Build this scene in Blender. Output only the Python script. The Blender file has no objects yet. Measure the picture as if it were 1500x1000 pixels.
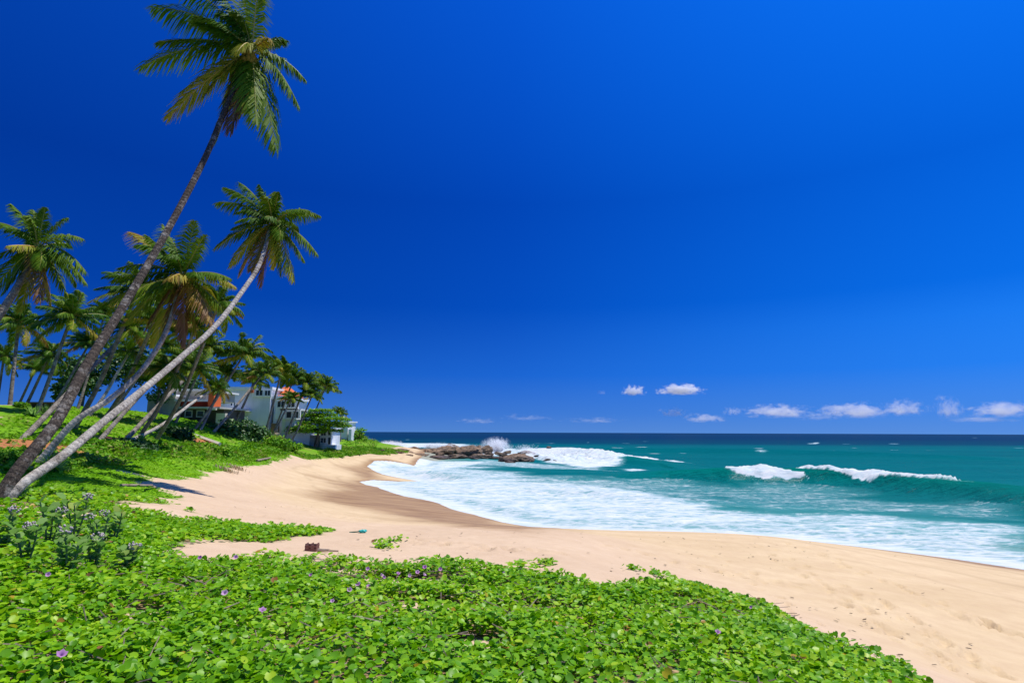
import bpy, bmesh, math, random
import numpy as np
from mathutils import Vector, Matrix, noise as mnoise

scene = bpy.context.scene
R = math.radians
PI = math.pi

# ------------------------------------------------------------------ camera
CAM = np.array([0.0, 0.0, 4.5])
FPX = 875.0                        # focal length in pixels of the 1500 px wide photograph
PITCH, ROLL = R(8.64), R(0.23)
_r0 = np.array([1.0, 0, 0])
_f = np.array([0.0, math.cos(PITCH), math.sin(PITCH)])
_u0 = np.array([0.0, -math.sin(PITCH), math.cos(PITCH)])
_r = _r0 * math.cos(ROLL) + _u0 * math.sin(ROLL)
_u = _u0 * math.cos(ROLL) - _r0 * math.sin(ROLL)
cd = bpy.data.cameras.new('camera')
cd.sensor_width = 36.0
cd.lens = FPX / 1500.0 * 36.0
cd.clip_start, cd.clip_end = 0.05, 60000.0
cam = bpy.data.objects.new('camera', cd)
scene.collection.objects.link(cam)
cam.matrix_world = Matrix(((_r[0], _u[0], -_f[0], CAM[0]), (_r[1], _u[1], -_f[1], CAM[1]),
                           (_r[2], _u[2], -_f[2], CAM[2]), (0, 0, 0, 1)))
scene.camera = cam

# ------------------------------------------------------------------ light
SUN = Vector((0.30, 0.10, 0.95)).normalized()
EXPOSURE = 0.15
world = bpy.data.worlds.new('World')
scene.world = world
world.use_nodes = True
wn = world.node_tree
wn.nodes.clear()
sky = wn.nodes.new('ShaderNodeTexSky')
sky.sky_type = 'NISHITA'
sky.sun_disc = False
sky.sun_elevation = math.asin(SUN.z)
sky.sun_rotation = math.atan2(SUN.x, SUN.y)
sky.altitude = 0
sky.air_density, sky.dust_density, sky.ozone_density = 1.0, 0.15, 3.0
tc = wn.nodes.new('ShaderNodeTexCoord')
mp = wn.nodes.new('ShaderNodeMapping')            # look a little above the white horizon band of the physical sky
mp.inputs['Scale'].default_value, mp.inputs['Location'].default_value = (1, 1, 0.7), (0, 0, 0.35)
nm = wn.nodes.new('ShaderNodeVectorMath'); nm.operation = 'NORMALIZE'
sx_ = wn.nodes.new('ShaderNodeSeparateXYZ')
def _wramp(sock, stops):
    r = wn.nodes.new('ShaderNodeValToRGB')
    e = r.color_ramp.elements
    while len(e) < len(stops): e.new(0.5)
    for i, (q, c) in enumerate(stops):
        e[i].position, e[i].color = q, (*c, 1)
    wn.links.new(sock, r.inputs[0])
    return r.outputs[0]
def _wmix(f, a, b, mode):
    m = wn.nodes.new('ShaderNodeMix'); m.data_type, m.blend_type = 'RGBA', mode
    if isinstance(f, float): m.inputs['Factor'].default_value = f
    else: wn.links.new(f, m.inputs['Factor'])
    wn.links.new(a, m.inputs[6]); wn.links.new(b, m.inputs[7])
    return m.outputs[2]
wn.links.new(tc.outputs['Generated'], mp.inputs[0]); wn.links.new(mp.outputs[0], nm.inputs[0]); wn.links.new(nm.outputs[0], sky.inputs[0])
wn.links.new(tc.outputs['Generated'], sx_.inputs[0])
# the deep, polarised blue of the photograph by height, and brighter toward the sun's side (right)
K = 0.9
elev = _wramp(sx_.outputs[2], [(0.0, (0.60*K, 1.0*K, 1.55*K)), (0.03, (0.34*K, 0.82*K, 1.60*K)), (0.094, (0.09*K, 0.60*K, 1.65*K)), (0.206, (0.012*K, 0.38*K, 1.42*K)), (0.367, (0.006*K, 0.33*K, 1.36*K)),
                               (0.62, (0.02*K, 0.56*K, 2.0*K)), (0.72, (0.04*K, 0.6*K, 2.0*K)), (0.9, (0.9*K, 1.3*K, 1.8*K))])
mr = wn.nodes.new('ShaderNodeMapRange')
wn.links.new(sx_.outputs[0], mr.inputs[0]); mr.inputs[1].default_value, mr.inputs[2].default_value = -0.7, 0.7
side = _wramp(mr.outputs[0], [(0.0, (0.8, 0.74, 0.80)), (0.25, (0.85, 0.82, 0.87)), (0.5, (1, 1, 1)), (1.0, (1.8, 1.8, 1.36))])
mz = wn.nodes.new('ShaderNodeMapRange')
wn.links.new(sx_.outputs[2], mz.inputs[0]); mz.inputs[1].default_value, mz.inputs[2].default_value = 0.0, 0.16
c_ = _wmix(1.0, sky.outputs[0], elev, 'MULTIPLY')
c_ = _wmix(mz.outputs[0], c_, side, 'MULTIPLY')
bg = wn.nodes.new('ShaderNodeBackground')
bg.inputs[1].default_value = 0.085
wo = wn.nodes.new('ShaderNodeOutputWorld')
wn.links.new(c_, bg.inputs[0])
wn.links.new(bg.outputs[0], wo.inputs[0])
sl = bpy.data.lights.new('sun', 'SUN')
sl.energy, sl.angle, sl.color = 4.9, R(0.53), (1.0, 0.955, 0.88)
so = bpy.data.objects.new('sun', sl)
scene.collection.objects.link(so)
so.rotation_euler = SUN.to_track_quat('Z', 'Y').to_euler()
so.location = (20, 10, 60)
vs = scene.view_settings
vs.view_transform, vs.look, vs.exposure, vs.gamma, vs.use_curve_mapping = 'Standard', 'None', EXPOSURE, 1.0, False
scene.render.engine = 'CYCLES'
scene.cycles.use_denoising = True
scene.cycles.max_bounces = 8
scene.cycles.transparent_max_bounces = 8
scene.cycles.volume_bounces = 3
scene.cycles.sample_clamp_indirect = 4.0

# ------------------------------------------------------------------ helpers
def rays(u, v):
    a = (np.asarray(u, float) - 750.0) / FPX
    b = (500.0 - np.asarray(v, float)) / FPX
    return a[..., None] * _r + b[..., None] * _u + _f

def P(u, v, y):
    """world point seen at photo pixel (u, v) whose distance ahead of the camera is y"""
    d = rays(u, v)
    return CAM + d * (y / d[..., 1])[..., None] if np.ndim(u) else CAM + d * (y / d[1])

def plane(u, v, z=0.0):
    d = rays(u, v)
    return CAM + d * ((z - CAM[2]) / d[..., 2])[..., None]

def hash2(ix, iy, seed):
    n = (ix.astype(np.int64) * 374761393 + iy.astype(np.int64) * 668265263 + seed * 974711) & 0x7fffffff
    n = ((n ^ (n >> 13)) * 1274126177) & 0x7fffffff
    n = (n ^ (n >> 16)) & 0xffff
    return n / 65535.0

def vnoise(x, y, seed=0):
    ix, iy = np.floor(x), np.floor(y)
    fx, fy = x - ix, y - iy
    fx, fy = fx * fx * (3 - 2 * fx), fy * fy * (3 - 2 * fy)
    a, b = hash2(ix, iy, seed), hash2(ix + 1, iy, seed)
    c, d = hash2(ix, iy + 1, seed), hash2(ix + 1, iy + 1, seed)
    return (a + (b - a) * fx) * (1 - fy) + (c + (d - c) * fx) * fy

def fbm(x, y, seed=0, octs=4, gain=0.5):
    s, a, t = 0.0, 1.0, 0.0
    for o in range(octs):
        s = s + a * vnoise(x * 2 ** o + 17.3 * o, y * 2 ** o - 9.1 * o, seed + o)
        t += a
        a *= gain
    return s / t                      # 0..1

def sstep(a, b, x):
    t = np.clip((x - a) / (b - a), 0, 1)
    return t * t * (3 - 2 * t)

def sdf_poly(x, y, poly):
    """signed distance to a closed polygon in plan, positive inside"""
    shp = x.shape
    x, y = x.ravel(), y.ravel()
    out = np.empty(x.shape)
    poly = np.asarray(poly)[:, :2]
    nxt = np.roll(poly, -1, 0)
    for i in range(0, len(x), 60000):
        X, Y = x[i:i + 60000], y[i:i + 60000]
        d2 = np.full(X.shape, 1e18)
        ins = np.zeros(X.shape, bool)
        for (ax, ay), (bx, by) in zip(poly, nxt):
            ex, ey = bx - ax, by - ay
            L = ex * ex + ey * ey + 1e-12
            t = np.clip(((X - ax) * ex + (Y - ay) * ey) / L, 0, 1)
            d2 = np.minimum(d2, (X - ax - t * ex) ** 2 + (Y - ay - t * ey) ** 2)
            if by != ay:
                c = (ay > Y) != (by > Y)
                ins ^= c & (X < ax + ex * (Y - ay) / (by - ay))
        d = np.sqrt(d2)
        out[i:i + 60000] = np.where(ins, d, -d)
    return out.reshape(shp)

def dens(pts, n=4):
    """closed pixel polygon with n points per edge"""
    pts = np.asarray(pts, float)
    nx = np.roll(pts, -1, 0)
    return np.concatenate([pts + (nx - pts) * k / n for k in range(n)], 1).reshape(-1, 2)

def dens_open(pts, n=4):
    pts = np.asarray(pts, float)
    out = [pts[i] + (pts[i + 1] - pts[i]) * k / n for i in range(len(pts) - 1) for k in range(n)]
    return np.array(out + [pts[-1]])

def link(o, parent=None):
    scene.collection.objects.link(o)
    if parent is not None:
        o.parent = parent
    return o

def tag(o, label=None, cat=None, group=None, kind=None):
    if label: o['label'] = label
    if cat: o['category'] = cat
    if group: o['group'] = group
    if kind: o['kind'] = kind
    return o

def empty(name, loc, label, cat, group=None, rz=0.0):
    o = bpy.data.objects.new(name, None)
    link(o)
    o.location = loc
    o.rotation_euler = (0, 0, rz)
    o.empty_display_size = 0.3
    bpy.context.view_layer.update()
    return tag(o, label, cat, group)

def mesh_np(name, V, F, mats, parent=None, smooth=True, attrs=None, midx=None, colors=None):
    """one mesh object out of arrays: V (n,3) world, F (m,3|4) or a list of such"""
    Fs = F if isinstance(F, list) else [F]
    Fs = [np.asarray(f, np.int32) for f in Fs if len(f)]
    me = bpy.data.meshes.new(name)
    V = np.asarray(V, np.float32)
    if parent is not None:
        V = V - np.array(parent.matrix_world.translation, np.float32)
    me.vertices.add(len(V))
    me.vertices.foreach_set('co', V.ravel())
    loops = np.concatenate([f.ravel() for f in Fs])
    sizes = np.concatenate([np.full(len(f), f.shape[1], np.int32) for f in Fs])
    starts = np.concatenate([[0], np.cumsum(sizes)[:-1]]).astype(np.int32)
    me.loops.add(len(loops))
    me.loops.foreach_set('vertex_index', loops)
    me.polygons.add(len(sizes))
    me.polygons.foreach_set('loop_start', starts)
    me.polygons.foreach_set('loop_total', sizes)
    for m in (mats if isinstance(mats, (list, tuple)) else [mats]):
        me.materials.append(m)
    if midx is not None:
        me.polygons.foreach_set('material_index', np.asarray(midx, np.int32))
    me.polygons.foreach_set('use_smooth', np.full(len(sizes), smooth, bool))
    for k, a in (attrs or {}).items():
        at = me.attributes.new(k, 'FLOAT', 'POINT')
        at.data.foreach_set('value', np.asarray(a, np.float32).ravel())
    me.update(calc_edges=True)
    me.validate()
    return link(bpy.data.objects.new(name, me), parent)

# ------------------------------------------------------------------ materials
class NT:
    def __init__(s, name):
        s.m = bpy.data.materials.new(name)
        s.m.use_nodes = True
        s.t = s.m.node_tree
        s.t.nodes.clear()
        s.out = s.t.nodes.new('ShaderNodeOutputMaterial')
    def n(s, typ, **kw):
        nd = s.t.nodes.new('ShaderNode' + typ)
        for k, v in kw.items():
            setattr(nd, k, v)
        return nd
    def put(s, sock, v):
        if isinstance(v, bpy.types.NodeSocket): s.t.links.new(v, sock)
        elif v is not None: sock.default_value = (*v, 1) if isinstance(v, tuple) and len(v) == 3 and sock.type == 'RGBA' else v
    def attr(s, name):
        return s.n('Attribute', attribute_name=name).outputs['Fac']
    def obj(s):
        return s.n('TexCoord').outputs['Object']
    def pos(s):
        return s.n('NewGeometry').outputs['Position']
    def rnd(s):
        return s.n('ObjectInfo').outputs['Random']
    def mapv(s, v, scale=(1, 1, 1), loc=(0, 0, 0), rot=(0, 0, 0)):
        m = s.n('Mapping')
        s.put(m.inputs[0], v); m.inputs['Scale'].default_value = scale
        m.inputs['Location'].default_value = loc; m.inputs['Rotation'].default_value = rot
        return m.outputs[0]
    def noise(s, v, scale, detail=4, rough=0.55, dist=0.0, col=False):
        t = s.n('TexNoise')
        s.put(t.inputs['Vector'], v); t.inputs['Scale'].default_value = scale
        t.inputs['Detail'].default_value = detail; t.inputs['Roughness'].default_value = rough
        t.inputs['Distortion'].default_value = dist
        return t.outputs[1 if col else 0]
    def voro(s, v, scale, feature='F1', out=0):
        t = s.n('TexVoronoi', feature=feature)
        s.put(t.inputs['Vector'], v); t.inputs['Scale'].default_value = scale
        return t.outputs[out]
    def math(s, op, a, b=None, c=None, clamp=False):
        m = s.n('Math', operation=op, use_clamp=clamp)
        s.put(m.inputs[0], a)
        if b is not None: s.put(m.inputs[1], b)
        if c is not None: s.put(m.inputs[2], c)
        return m.outputs[0]
    def ramp(s, f, stops, interp='LINEAR'):
        r = s.n('ValToRGB'); r.color_ramp.interpolation = interp
        e = r.color_ramp.elements
        while len(e) < len(stops): e.new(0.5)
        for i, (p, c) in enumerate(stops):
            e[i].position = p
            e[i].color = (c, c, c, 1) if isinstance(c, (int, float)) else (*c, 1)
        s.put(r.inputs[0], f)
        return r.outputs[0]
    def mix(s, f, a, b, mode='MIX'):
        m = s.n('Mix', data_type='RGBA', blend_type=mode)
        s.put(m.inputs['Factor'], f); s.put(m.inputs[6], a); s.put(m.inputs[7], b)
        return m.outputs[2]
    def sep(s, v):
        x = s.n('SeparateXYZ'); s.put(x.inputs[0], v)
        return x.outputs
    def bump(s, h, strength=0.5, dist=0.05, normal=None):
        b = s.n('Bump'); s.put(b.inputs['Height'], h)
        b.inputs['Strength'].default_value = strength; b.inputs['Distance'].default_value = dist
        if normal is not None: s.put(b.inputs['Normal'], normal)
        return b.outputs[0]
    def bsdf(s, col, rough=0.6, spec=0.5, normal=None, metal=0.0, ior=None):
        b = s.n('BsdfPrincipled')
        s.put(b.inputs['Base Color'], col); s.put(b.inputs['Roughness'], rough)
        s.put(b.inputs['Specular IOR Level'], spec); b.inputs['Metallic'].default_value = metal
        if normal is not None: s.put(b.inputs['Normal'], normal)
        if ior: b.inputs['IOR'].default_value = ior
        return b.outputs[0]
    def surf(s, sh):
        s.t.links.new(sh, s.out.inputs[0]); return s.m
    def mixsh(s, f, a, b):
        m = s.n('MixShader'); s.put(m.inputs[0], f); s.t.links.new(a, m.inputs[1]); s.t.links.new(b, m.inputs[2])
        return m.outputs[0]
    def leaf(s, col, rough=0.4, spec=0.5, trans=0.3, tcol=None):
        a = s.bsdf(col, rough, spec)
        t = s.n('BsdfTranslucent'); s.put(t.inputs[0], tcol if tcol is not None else col)
        return s.surf(s.mixsh(trans, a, t.outputs[0]))
# ------------------------------------------------------------------ terrain height
_ctl = []
for u, v, z in [   # photo pixel + height above the sea: where each piece of ground was seen
    (1220, 950, 2.2), (1000, 862, 2.3), (1330, 1000, 2.1), (1110, 905, 2.35), (850, 850, 2.45), (640, 832, 2.5), (400, 840, 2.6),
    (750, 1000, 2.8), (300, 1000, 2.9), (100, 900, 3.0), (1000, 960, 2.6), (550, 900, 2.7), (150, 830, 2.95),
    (600, 800, 2.2), (750, 812, 2.2), (850, 805, 2.05), (480, 778, 2.15), (700, 777, 1.95), (850, 780, 1.75), (930, 820, 1.75), (980, 850, 1.8),
    (700, 767, 1.2), (550, 765, 1.5), (640, 752, 0.5), (600, 745, 0.6), (690, 755, 0.3), (500, 742, 1.0),
    (1400, 990, 1.35), (1250, 900, 1.35), (1100, 850, 1.4), (1000, 815, 1.35), (900, 786, 1.3), (1000, 787, 1.1), (1130, 786, 0.9),
    (1200, 830, 1.05), (1300, 850, 1.0), (1480, 870, 0.65), (1490, 940, 1.0), (1500, 835, 0.1), (1400, 819, 0.1), (1300, 806, 0.1), (1200, 794, 0.12),
    (690, 752, 0.12), (640, 735, 0.1), (590, 725, 0.1), (555, 715, 0.1), (527, 707, 0.12), (560, 697, 0.1), (535, 685, 0.15), (600, 681, 0.1),
    (400, 720, 1.3), (450, 740, 1.4), (500, 722, 0.6), (460, 700, 0.9), (500, 690, 0.6), (450, 682, 1.4), (560, 669, 1.2), (602, 673, 0.5),
    (350, 748, 2.0), (300, 730, 2.25), (250, 705, 2.5), (240, 742, 2.75), (360, 691, 2.1), (440, 671, 2.0), (330, 770, 2.35),
    (100, 762, 2.95), (150, 700, 2.95), (50, 680, 3.3), (200, 680, 3.0), (300, 672, 2.85), (420, 665, 2.4), (0, 735, 3.1), (0, 800, 3.05),
]:
    _ctl.append(plane(u, v, z))
for u, v, y in [   # photo pixel + distance for the bank and the rise behind it
    (0, 625, 30), (0, 592, 42), (100, 603, 45), (200, 612, 48), (130, 640, 33), (250, 625, 50), (300, 622, 55), (335, 645, 52), (30, 655, 26),
    (380, 642, 68), (430, 645, 82), (470, 659, 85), (520, 642, 108), (540, 657, 95), (400, 658, 62), (250, 655, 40), (-150, 600, 40), (-150, 660, 24),
    (575, 659, 100), (555, 648, 116), (520, 655, 92), (-300, 700, 16),
]:
    _ctl.append(P(u, v, y))
for p in [(0, 2, 2.85), (-6, 2, 3.05), (4, 2.5, 2.7), (-14, 3, 3.3), (0, -8, 3.2), (10, -8, 2.4), (9, 3, 1.3), (16, 6, 0.8), (20, 12, 0.4), (24, 17, 0.0),
          (24, 2, 0.3), (1, 29, 0.1), (5, 28, 0.1), (9, 27.5, 0.1), (0, 36, -0.7), (20, 28, -0.7), (10, 38, -1.2), (-8, 62, -0.8), (30, 60, -2.6), (0, 100, -1.5),
          (50, 30, -2), (60, 100, -4), (-5, 135, -3), (-45, 175, -2), (60, 200, -5), (-20, 220, -4), (-60, 80, 5.5), (-110, 60, 6), (-70, 140, 3),
          (-40, 125, 3.4), (-30, 135, 1.0), (-120, 160, 2), (-120, 0, 5), (-40, -8, 4), (-8, 108, -0.6), (8, 112, -1.4), (120, 40, -5), (150, 150, -6), (-14, 118, 0.5),
          (-100, 220, -2), (-12, 84, -0.6), (-60, 20, 5), (-30, 10, 4), (40, -8, -1)]:
    _ctl.append(np.array(p, float))
_ctl = np.array(_ctl)

def _tps_fit(c, lam):
    n = len(c)
    d = np.hypot(c[:, None, 0] - c[None, :, 0], c[:, None, 1] - c[None, :, 1]) / 20
    K = np.where(d > 0, d * d * np.log(d + 1e-12), 0) + lam * np.eye(n)
    Pm = np.concatenate([np.ones((n, 1)), c[:, :2] / 20], 1)
    A = np.block([[K, Pm], [Pm.T, np.zeros((3, 3))]])
    return np.linalg.solve(A, np.concatenate([c[:, 2], np.zeros(3)]))
_w = _tps_fit(_ctl, 0.004)

def Zbase(x, y):
    shp = np.shape(x)
    x, y = np.ravel(np.asarray(x, float)), np.ravel(np.asarray(y, float))
    out = np.empty(x.shape)
    for i in range(0, len(x), 40000):
        X, Y = x[i:i + 40000, None], y[i:i + 40000, None]
        d2 = ((X - _ctl[None, :, 0]) ** 2 + (Y - _ctl[None, :, 1]) ** 2) / 400 + 1e-12
        out[i:i + 40000] = (0.5 * d2 * np.log(d2)) @ _w[:-3] + _w[-3] + _w[-2] * X[:, 0] / 20 + _w[-1] * Y[:, 0] / 20
    return np.clip(out, -6, 9).reshape(shp)

def Z(x, y):
    x, y = np.asarray(x, float), np.asarray(y, float)
    z = Zbase(x, y)
    dry = sstep(0.5, 1.6, z)
    z = z + dry * (0.10 * (fbm(x / 2.6, y / 2.6, 3) - 0.5) + 0.035 * (fbm(x / 0.5, y / 0.5, 8, 3) - 0.5))
    return z

_T = np.concatenate([np.linspace(3, 30, 200), np.linspace(30, 200, 360)[1:]])
def hit(u, v):
    """first ground point seen at the photo pixels (arrays)"""
    u, v = np.atleast_1d(np.asarray(u, float)), np.atleast_1d(np.asarray(v, float))
    out = []
    for a, b in zip(u, v):
        d = rays(a, b); d = d / d[1]
        p = CAM + _T[:, None] * d
        f = p[:, 2] - Z(p[:, 0], p[:, 1])
        k = np.argmax(f <= 0)
        if f[k] > 0: k = len(_T) - 1
        if k > 0 and f[k] <= 0:
            t = _T[k - 1] + (_T[k] - _T[k - 1]) * f[k - 1] / (f[k - 1] - f[k])
        else:
            t = _T[k]
        out.append(CAM + t * d)
    return np.array(out)

def ground(u, v):
    return hit(u, v)[0]
def onz(x, y):
    return float(Z(np.array([x]), np.array([y]))[0])

# ------------------------------------------------------------------ outlines of the place, traced on the ground
_wl = [(1700, 862), (1500, 833), (1400, 818), (1300, 805), (1250, 799), (1200, 793), (1150, 787)]
WATER = [tuple(p[:2]) for p in plane(*np.array(_wl, float).T, 0.1)]
WATER += [(8.8, 27.2), (5, 27.6), (2.2, 28.3)]
WATER += [tuple(p[:2]) for p in plane(*np.array([(735, 766), (700, 757), (690, 750), (660, 743), (640, 736), (615, 731), (590, 727), (570, 720), (556, 715), (553, 711), (535, 709), (526, 706),
          (545, 702), (580, 700), (625, 699.5), (640, 698), (628, 694), (600, 691), (560, 688), (537, 685), (548, 683), (585, 681.5), (606, 680), (612, 676), (618, 672)], float).T, 0.1)]
WATER += [(-16.5, 118), (-19, 126), (-23, 131), (-32, 135), (-48, 145), (-90, 165), (-200, 190), (-3000, 400), (-14000, 26000), (26000, 26000), (26000, -200), (30, -200), (24, 0)]

VEG = hit(*dens_open([(1380, 1030), (1345, 1000), (1280, 973), (1220, 946), (1160, 905), (1115, 884), (1060, 876), (1000, 861), (940, 864), (895, 864), (850, 850), (800, 848),
                 (730, 840), (690, 834), (640, 828), (600, 836), (560, 832), (500, 822), (440, 826), (335, 834), (295, 828), (280, 812), (268, 801), (330, 791), (400, 796),
                 (440, 787), (478, 775), (420, 771), (365, 772), (335, 762), (270, 745), (225, 738), (245, 728), (238, 716), (215, 708), (245, 701), (290, 698), (325, 688),
                 (360, 682), (450, 673), (500, 668), (545, 664), (560, 660)], 2).T)[:, :2]
VEG = np.concatenate([VEG, [(-20, 118), (-24, 128), (-60, 140), (-200, 150), (-200, -20), (6, -20), (5.5, 2)]])
BARE = []           # bare sand showing through the creepers: centre pixel, radius in m along and across
for u, v, a, b in [(640, 889, 0.45, 0.3), (575, 855, 1.0, 0.35), (690, 872, 0.35, 0.2), (440, 838, 0.9, 0.18), (262, 748, 1.3, 0.5), (20, 752, 1.8, 0.35),
                   (945, 861, 0.3, 0.15), (860, 925, 0.22, 0.18), (1010, 935, 0.2, 0.15), (330, 815, 1.5, 0.5), (120, 752, 1.6, 0.2), (225, 905, 0.25, 0.2), (690, 945, 0.3, 0.2),
                   (228, 746, 0.8, 0.6), (268, 764, 1.0, 0.25), (60, 752, 1.2, 0.3), (200, 695, 0.8, 0.4), (520, 835, 0.5, 0.2), (640, 850, 0.5, 0.2)]:
    g = ground(u, v)
    BARE.append((g[0], g[1], a, b))

SOIL = []
for u, v, a, b in [(85, 658, 1.3, 1.5), (20, 650, 1.6, 1.8), (160, 641, 0.7, 1.2), (294, 646, 1.3, 2.0), (405, 644, 1.6, 3.0), (45, 648, 0.8, 0.8), (234, 607, 0.8, 1.2)]:
    g = ground(u, v)
    SOIL.append((g[0], g[1], a, b))
TRACK = hit(*np.array([(-90, 592), (8, 591), (30, 600), (22, 609), (4, 618), (-90, 624)], float).T)[:, :2]
def soil_mask(x, y):
    """bare red earth on the bank"""
    s_ = np.zeros(np.shape(x))
    for gx_, gy_, a, b in SOIL:
        s_ = np.maximum(s_, sstep(1.15, 0.6, np.hypot((x - gx_) / a, (y - gy_) / b) + (fbm(x / 0.8, y / 0.8, 61) - 0.5) * 0.9))
    return s_
def open_ground(x, y):
    return np.maximum(soil_mask(x, y), sstep(-0.4, 0.2, sdf_poly(x, y, TRACK)))

def veg_mask(x, y):
    """how densely creepers and grass cover the ground, 0..1"""
    r = np.hypot(x, y)
    edge = (fbm(x / 0.9, y / 0.9, 21, 4) - 0.5) * np.clip(r * 0.09, 0.6, 2.2)
    m = sstep(-0.12, 0.25, sdf_poly(x, y, VEG) + edge * 0.8)
    for bx, by, a, b in BARE:
        q = np.hypot((x - bx) / a, (y - by) / b) + (fbm(x / 0.35, y / 0.35, 33, 3) - 0.5) * 1.2
        m = m * sstep(0.75, 1.15, q)
    return m

# ------------------------------------------------------------------ ground mesh
na, nr = 880, 640
ang = np.linspace(R(-78), R(78), na)
rad = np.exp(np.linspace(math.log(4.5), math.log(290), nr))
A, Rr = np.meshgrid(ang, rad)
gx, gy = np.sin(A) * Rr, np.cos(A) * Rr - 4.0
gz = Z(gx, gy)
def add_ridges(z):
    k = sstep(0.6, 1.0, z) * sstep(3.0, 1.9, z)
    c1, s1 = math.cos(R(-38)), math.sin(R(-38))
    a_, b_ = gx * c1 + gy * s1, -gx * s1 + gy * c1
    return z + k * (0.07 * (fbm(a_ / 6, b_ / 0.9, 131, 4) - 0.5) + 0.03 * (fbm(gx / 0.22, gy / 0.22, 132, 2) - 0.5))
gz = add_ridges(gz)
rgf = np.random.default_rng(12)
prints = []
for (u0, v0, u1, v1, n) in [(1120, 800, 1400, 985, 34), (1050, 815, 1290, 990, 26), (1160, 795, 1480, 930, 30), (900, 800, 1100, 850, 18), (560, 790, 840, 812, 26), (300, 742, 470, 770, 16), (1020, 830, 1180, 860, 12), (380, 735, 520, 760, 14), (1250, 860, 1460, 985, 22)]:
    q = hit(np.linspace(u0, u1, n), np.linspace(v0, v1, n))
    d = q[-1] - q[0]; d = d / np.hypot(d[0], d[1])
    for i, p_ in enumerate(q):
        s_ = (1 if i % 2 else -1) * 0.13
        prints.append((p_[0] - d[1] * s_ + rgf.normal(0, .12), p_[1] + d[0] * s_ + rgf.normal(0, .12), d[0], d[1], rgf.uniform(.7, 1.2)))
for (x0, y0, dx, dy, s_) in prints:
    k = (np.abs(gx - x0) < 0.6) & (np.abs(gy - y0) < 0.6)
    a_, b_ = ((gx[k] - x0) * dx + (gy[k] - y0) * dy) / (0.17 * s_), (-(gx[k] - x0) * dy + (gy[k] - y0) * dx) / (0.09 * s_)
    q2 = a_ * a_ + b_ * b_
    gz[k] += -0.085 * s_ * np.exp(-q2 * 0.9) + 0.03 * s_ * np.exp(-(np.sqrt(q2) - 1.5) ** 2 * 4)
water_d = sdf_poly(gx, gy, WATER)
veg = veg_mask(gx, gy)
px_wet = hit(*dens([(470, 727), (520, 742), (600, 763), (700, 770), (770, 774), (700, 750), (600, 722), (540, 705), (560, 690), (600, 683), (540, 682), (515, 688), (540, 696), (500, 705)], 3).T)[:, :2]
n1 = fbm(gx / 4, gy / 7, 51)
wet = sstep(-2.0, 1.0, sdf_poly(gx, gy, px_wet) + (n1 - 0.5) * 5)
wet = np.maximum(wet, sstep(-1.5, -0.25, water_d + (n1 - 0.5) * 1.4))
soil = soil_mask(gx, gy)
# the low, damp-packed beach to the right is yellower than the loose dune sand
low = sstep(1.9, 1.2, gz)
tl_ = water_d + (fbm(gx / 2.5, gy / 2.5, 141, 4) - 0.5) * 1.6
tide = np.zeros_like(gx)
for dd, wd, am in [(-2.2, 0.18, 0.8), (-3.6, 0.10, 0.6), (-5.4, 0.22, 0.7), (-8.0, 0.15, 0.5)]:
    tide = np.maximum(tide, am * np.exp(-((tl_ - dd) / wd) ** 2))
tide = tide * sstep(0.25, 0.6, fbm(gx / 3, gy / 3, 142)) * (gz < 1.7)
idx = np.arange(na * nr).reshape(nr, na)
F = np.stack([idx[:-1, :-1], idx[:-1, 1:], idx[1:, 1:], idx[1:, :-1]], -1).reshape(-1, 4)

t = NT('sand_and_turf')
p = t.pos()
big = t.noise(p, 0.35, 5, 0.6)
mid = t.noise(p, 2.2, 5, 0.6)
fine = t.noise(p, 45, 3, 0.7)
dry = t.mix(t.ramp(big, [(0.3, 0.0), (0.7, 1.0)]), (0.53, 0.385, 0.255), (0.61, 0.455, 0.305))
dry = t.mix(t.attr('low'), dry, t.mix(t.ramp(t.noise(t.mapv(p, (0.5, 1.6, 1), rot=(0, 0, R(35))), 0.5, 4), [(0.35, 0.0), (0.65, 1.0)]), (0.56, 0.415, 0.24), (0.63, 0.48, 0.29)))
dry = t.mix(t.math('MULTIPLY', t.ramp(mid, [(0.35, 1.0), (0.6, 0.0)]), 0.25), dry, (0.45, 0.30, 0.18))
dry = t.mix(t.math('MULTIPLY', fine, 0.35), dry, t.mix(0.5, dry, (0.40, 0.27, 0.17)))
streak = t.ramp(t.noise(t.mapv(p, (0.35, 1.3, 1), rot=(0, 0, R(-20))), 1.0, 5, 0.65), [(0.38, 0.0), (0.62, 1.0)])
wetc = t.mix(streak, (0.25, 0.145, 0.065), (0.38, 0.24, 0.115))
dry = t.mix(t.math('MULTIPLY', t.attr('tide'), 0.5), dry, (0.34, 0.235, 0.13))
wetf = t.attr('wet')
sandc = t.mix(wetf, dry, wetc)
vegc = t.mix(t.ramp(t.noise(p, 5, 5, 0.7), [(0.3, 0.0), (0.7, 1.0)]), (0.075, 0.21, 0.005), (0.17, 0.37, 0.008))
vegc = t.mix(t.ramp(t.noise(p, 0.5, 3), [(0.42, 0.0), (0.65, 0.75)]), vegc, t.mix(t.math('MULTIPLY_ADD', t.sep(p)[1], 0.08, -2.2, clamp=True), (0.16, 0.30, 0.012), (0.17, 0.19, 0.035)))
near = t.mix(t.ramp(t.noise(p, 12, 4, 0.7), [(0.4, 0.0), (0.65, 1.0)]), (0.10, 0.065, 0.03), (0.42, 0.29, 0.17))
yy = t.sep(p)[1]
vegc = t.mix(t.math('SMOOTH_MIN', t.math('MULTIPLY_ADD', yy, 0.14, -1.6, clamp=True), 1.0, 0.01), near, vegc)
c = t.mix(t.attr('veg'), sandc, vegc)
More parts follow.
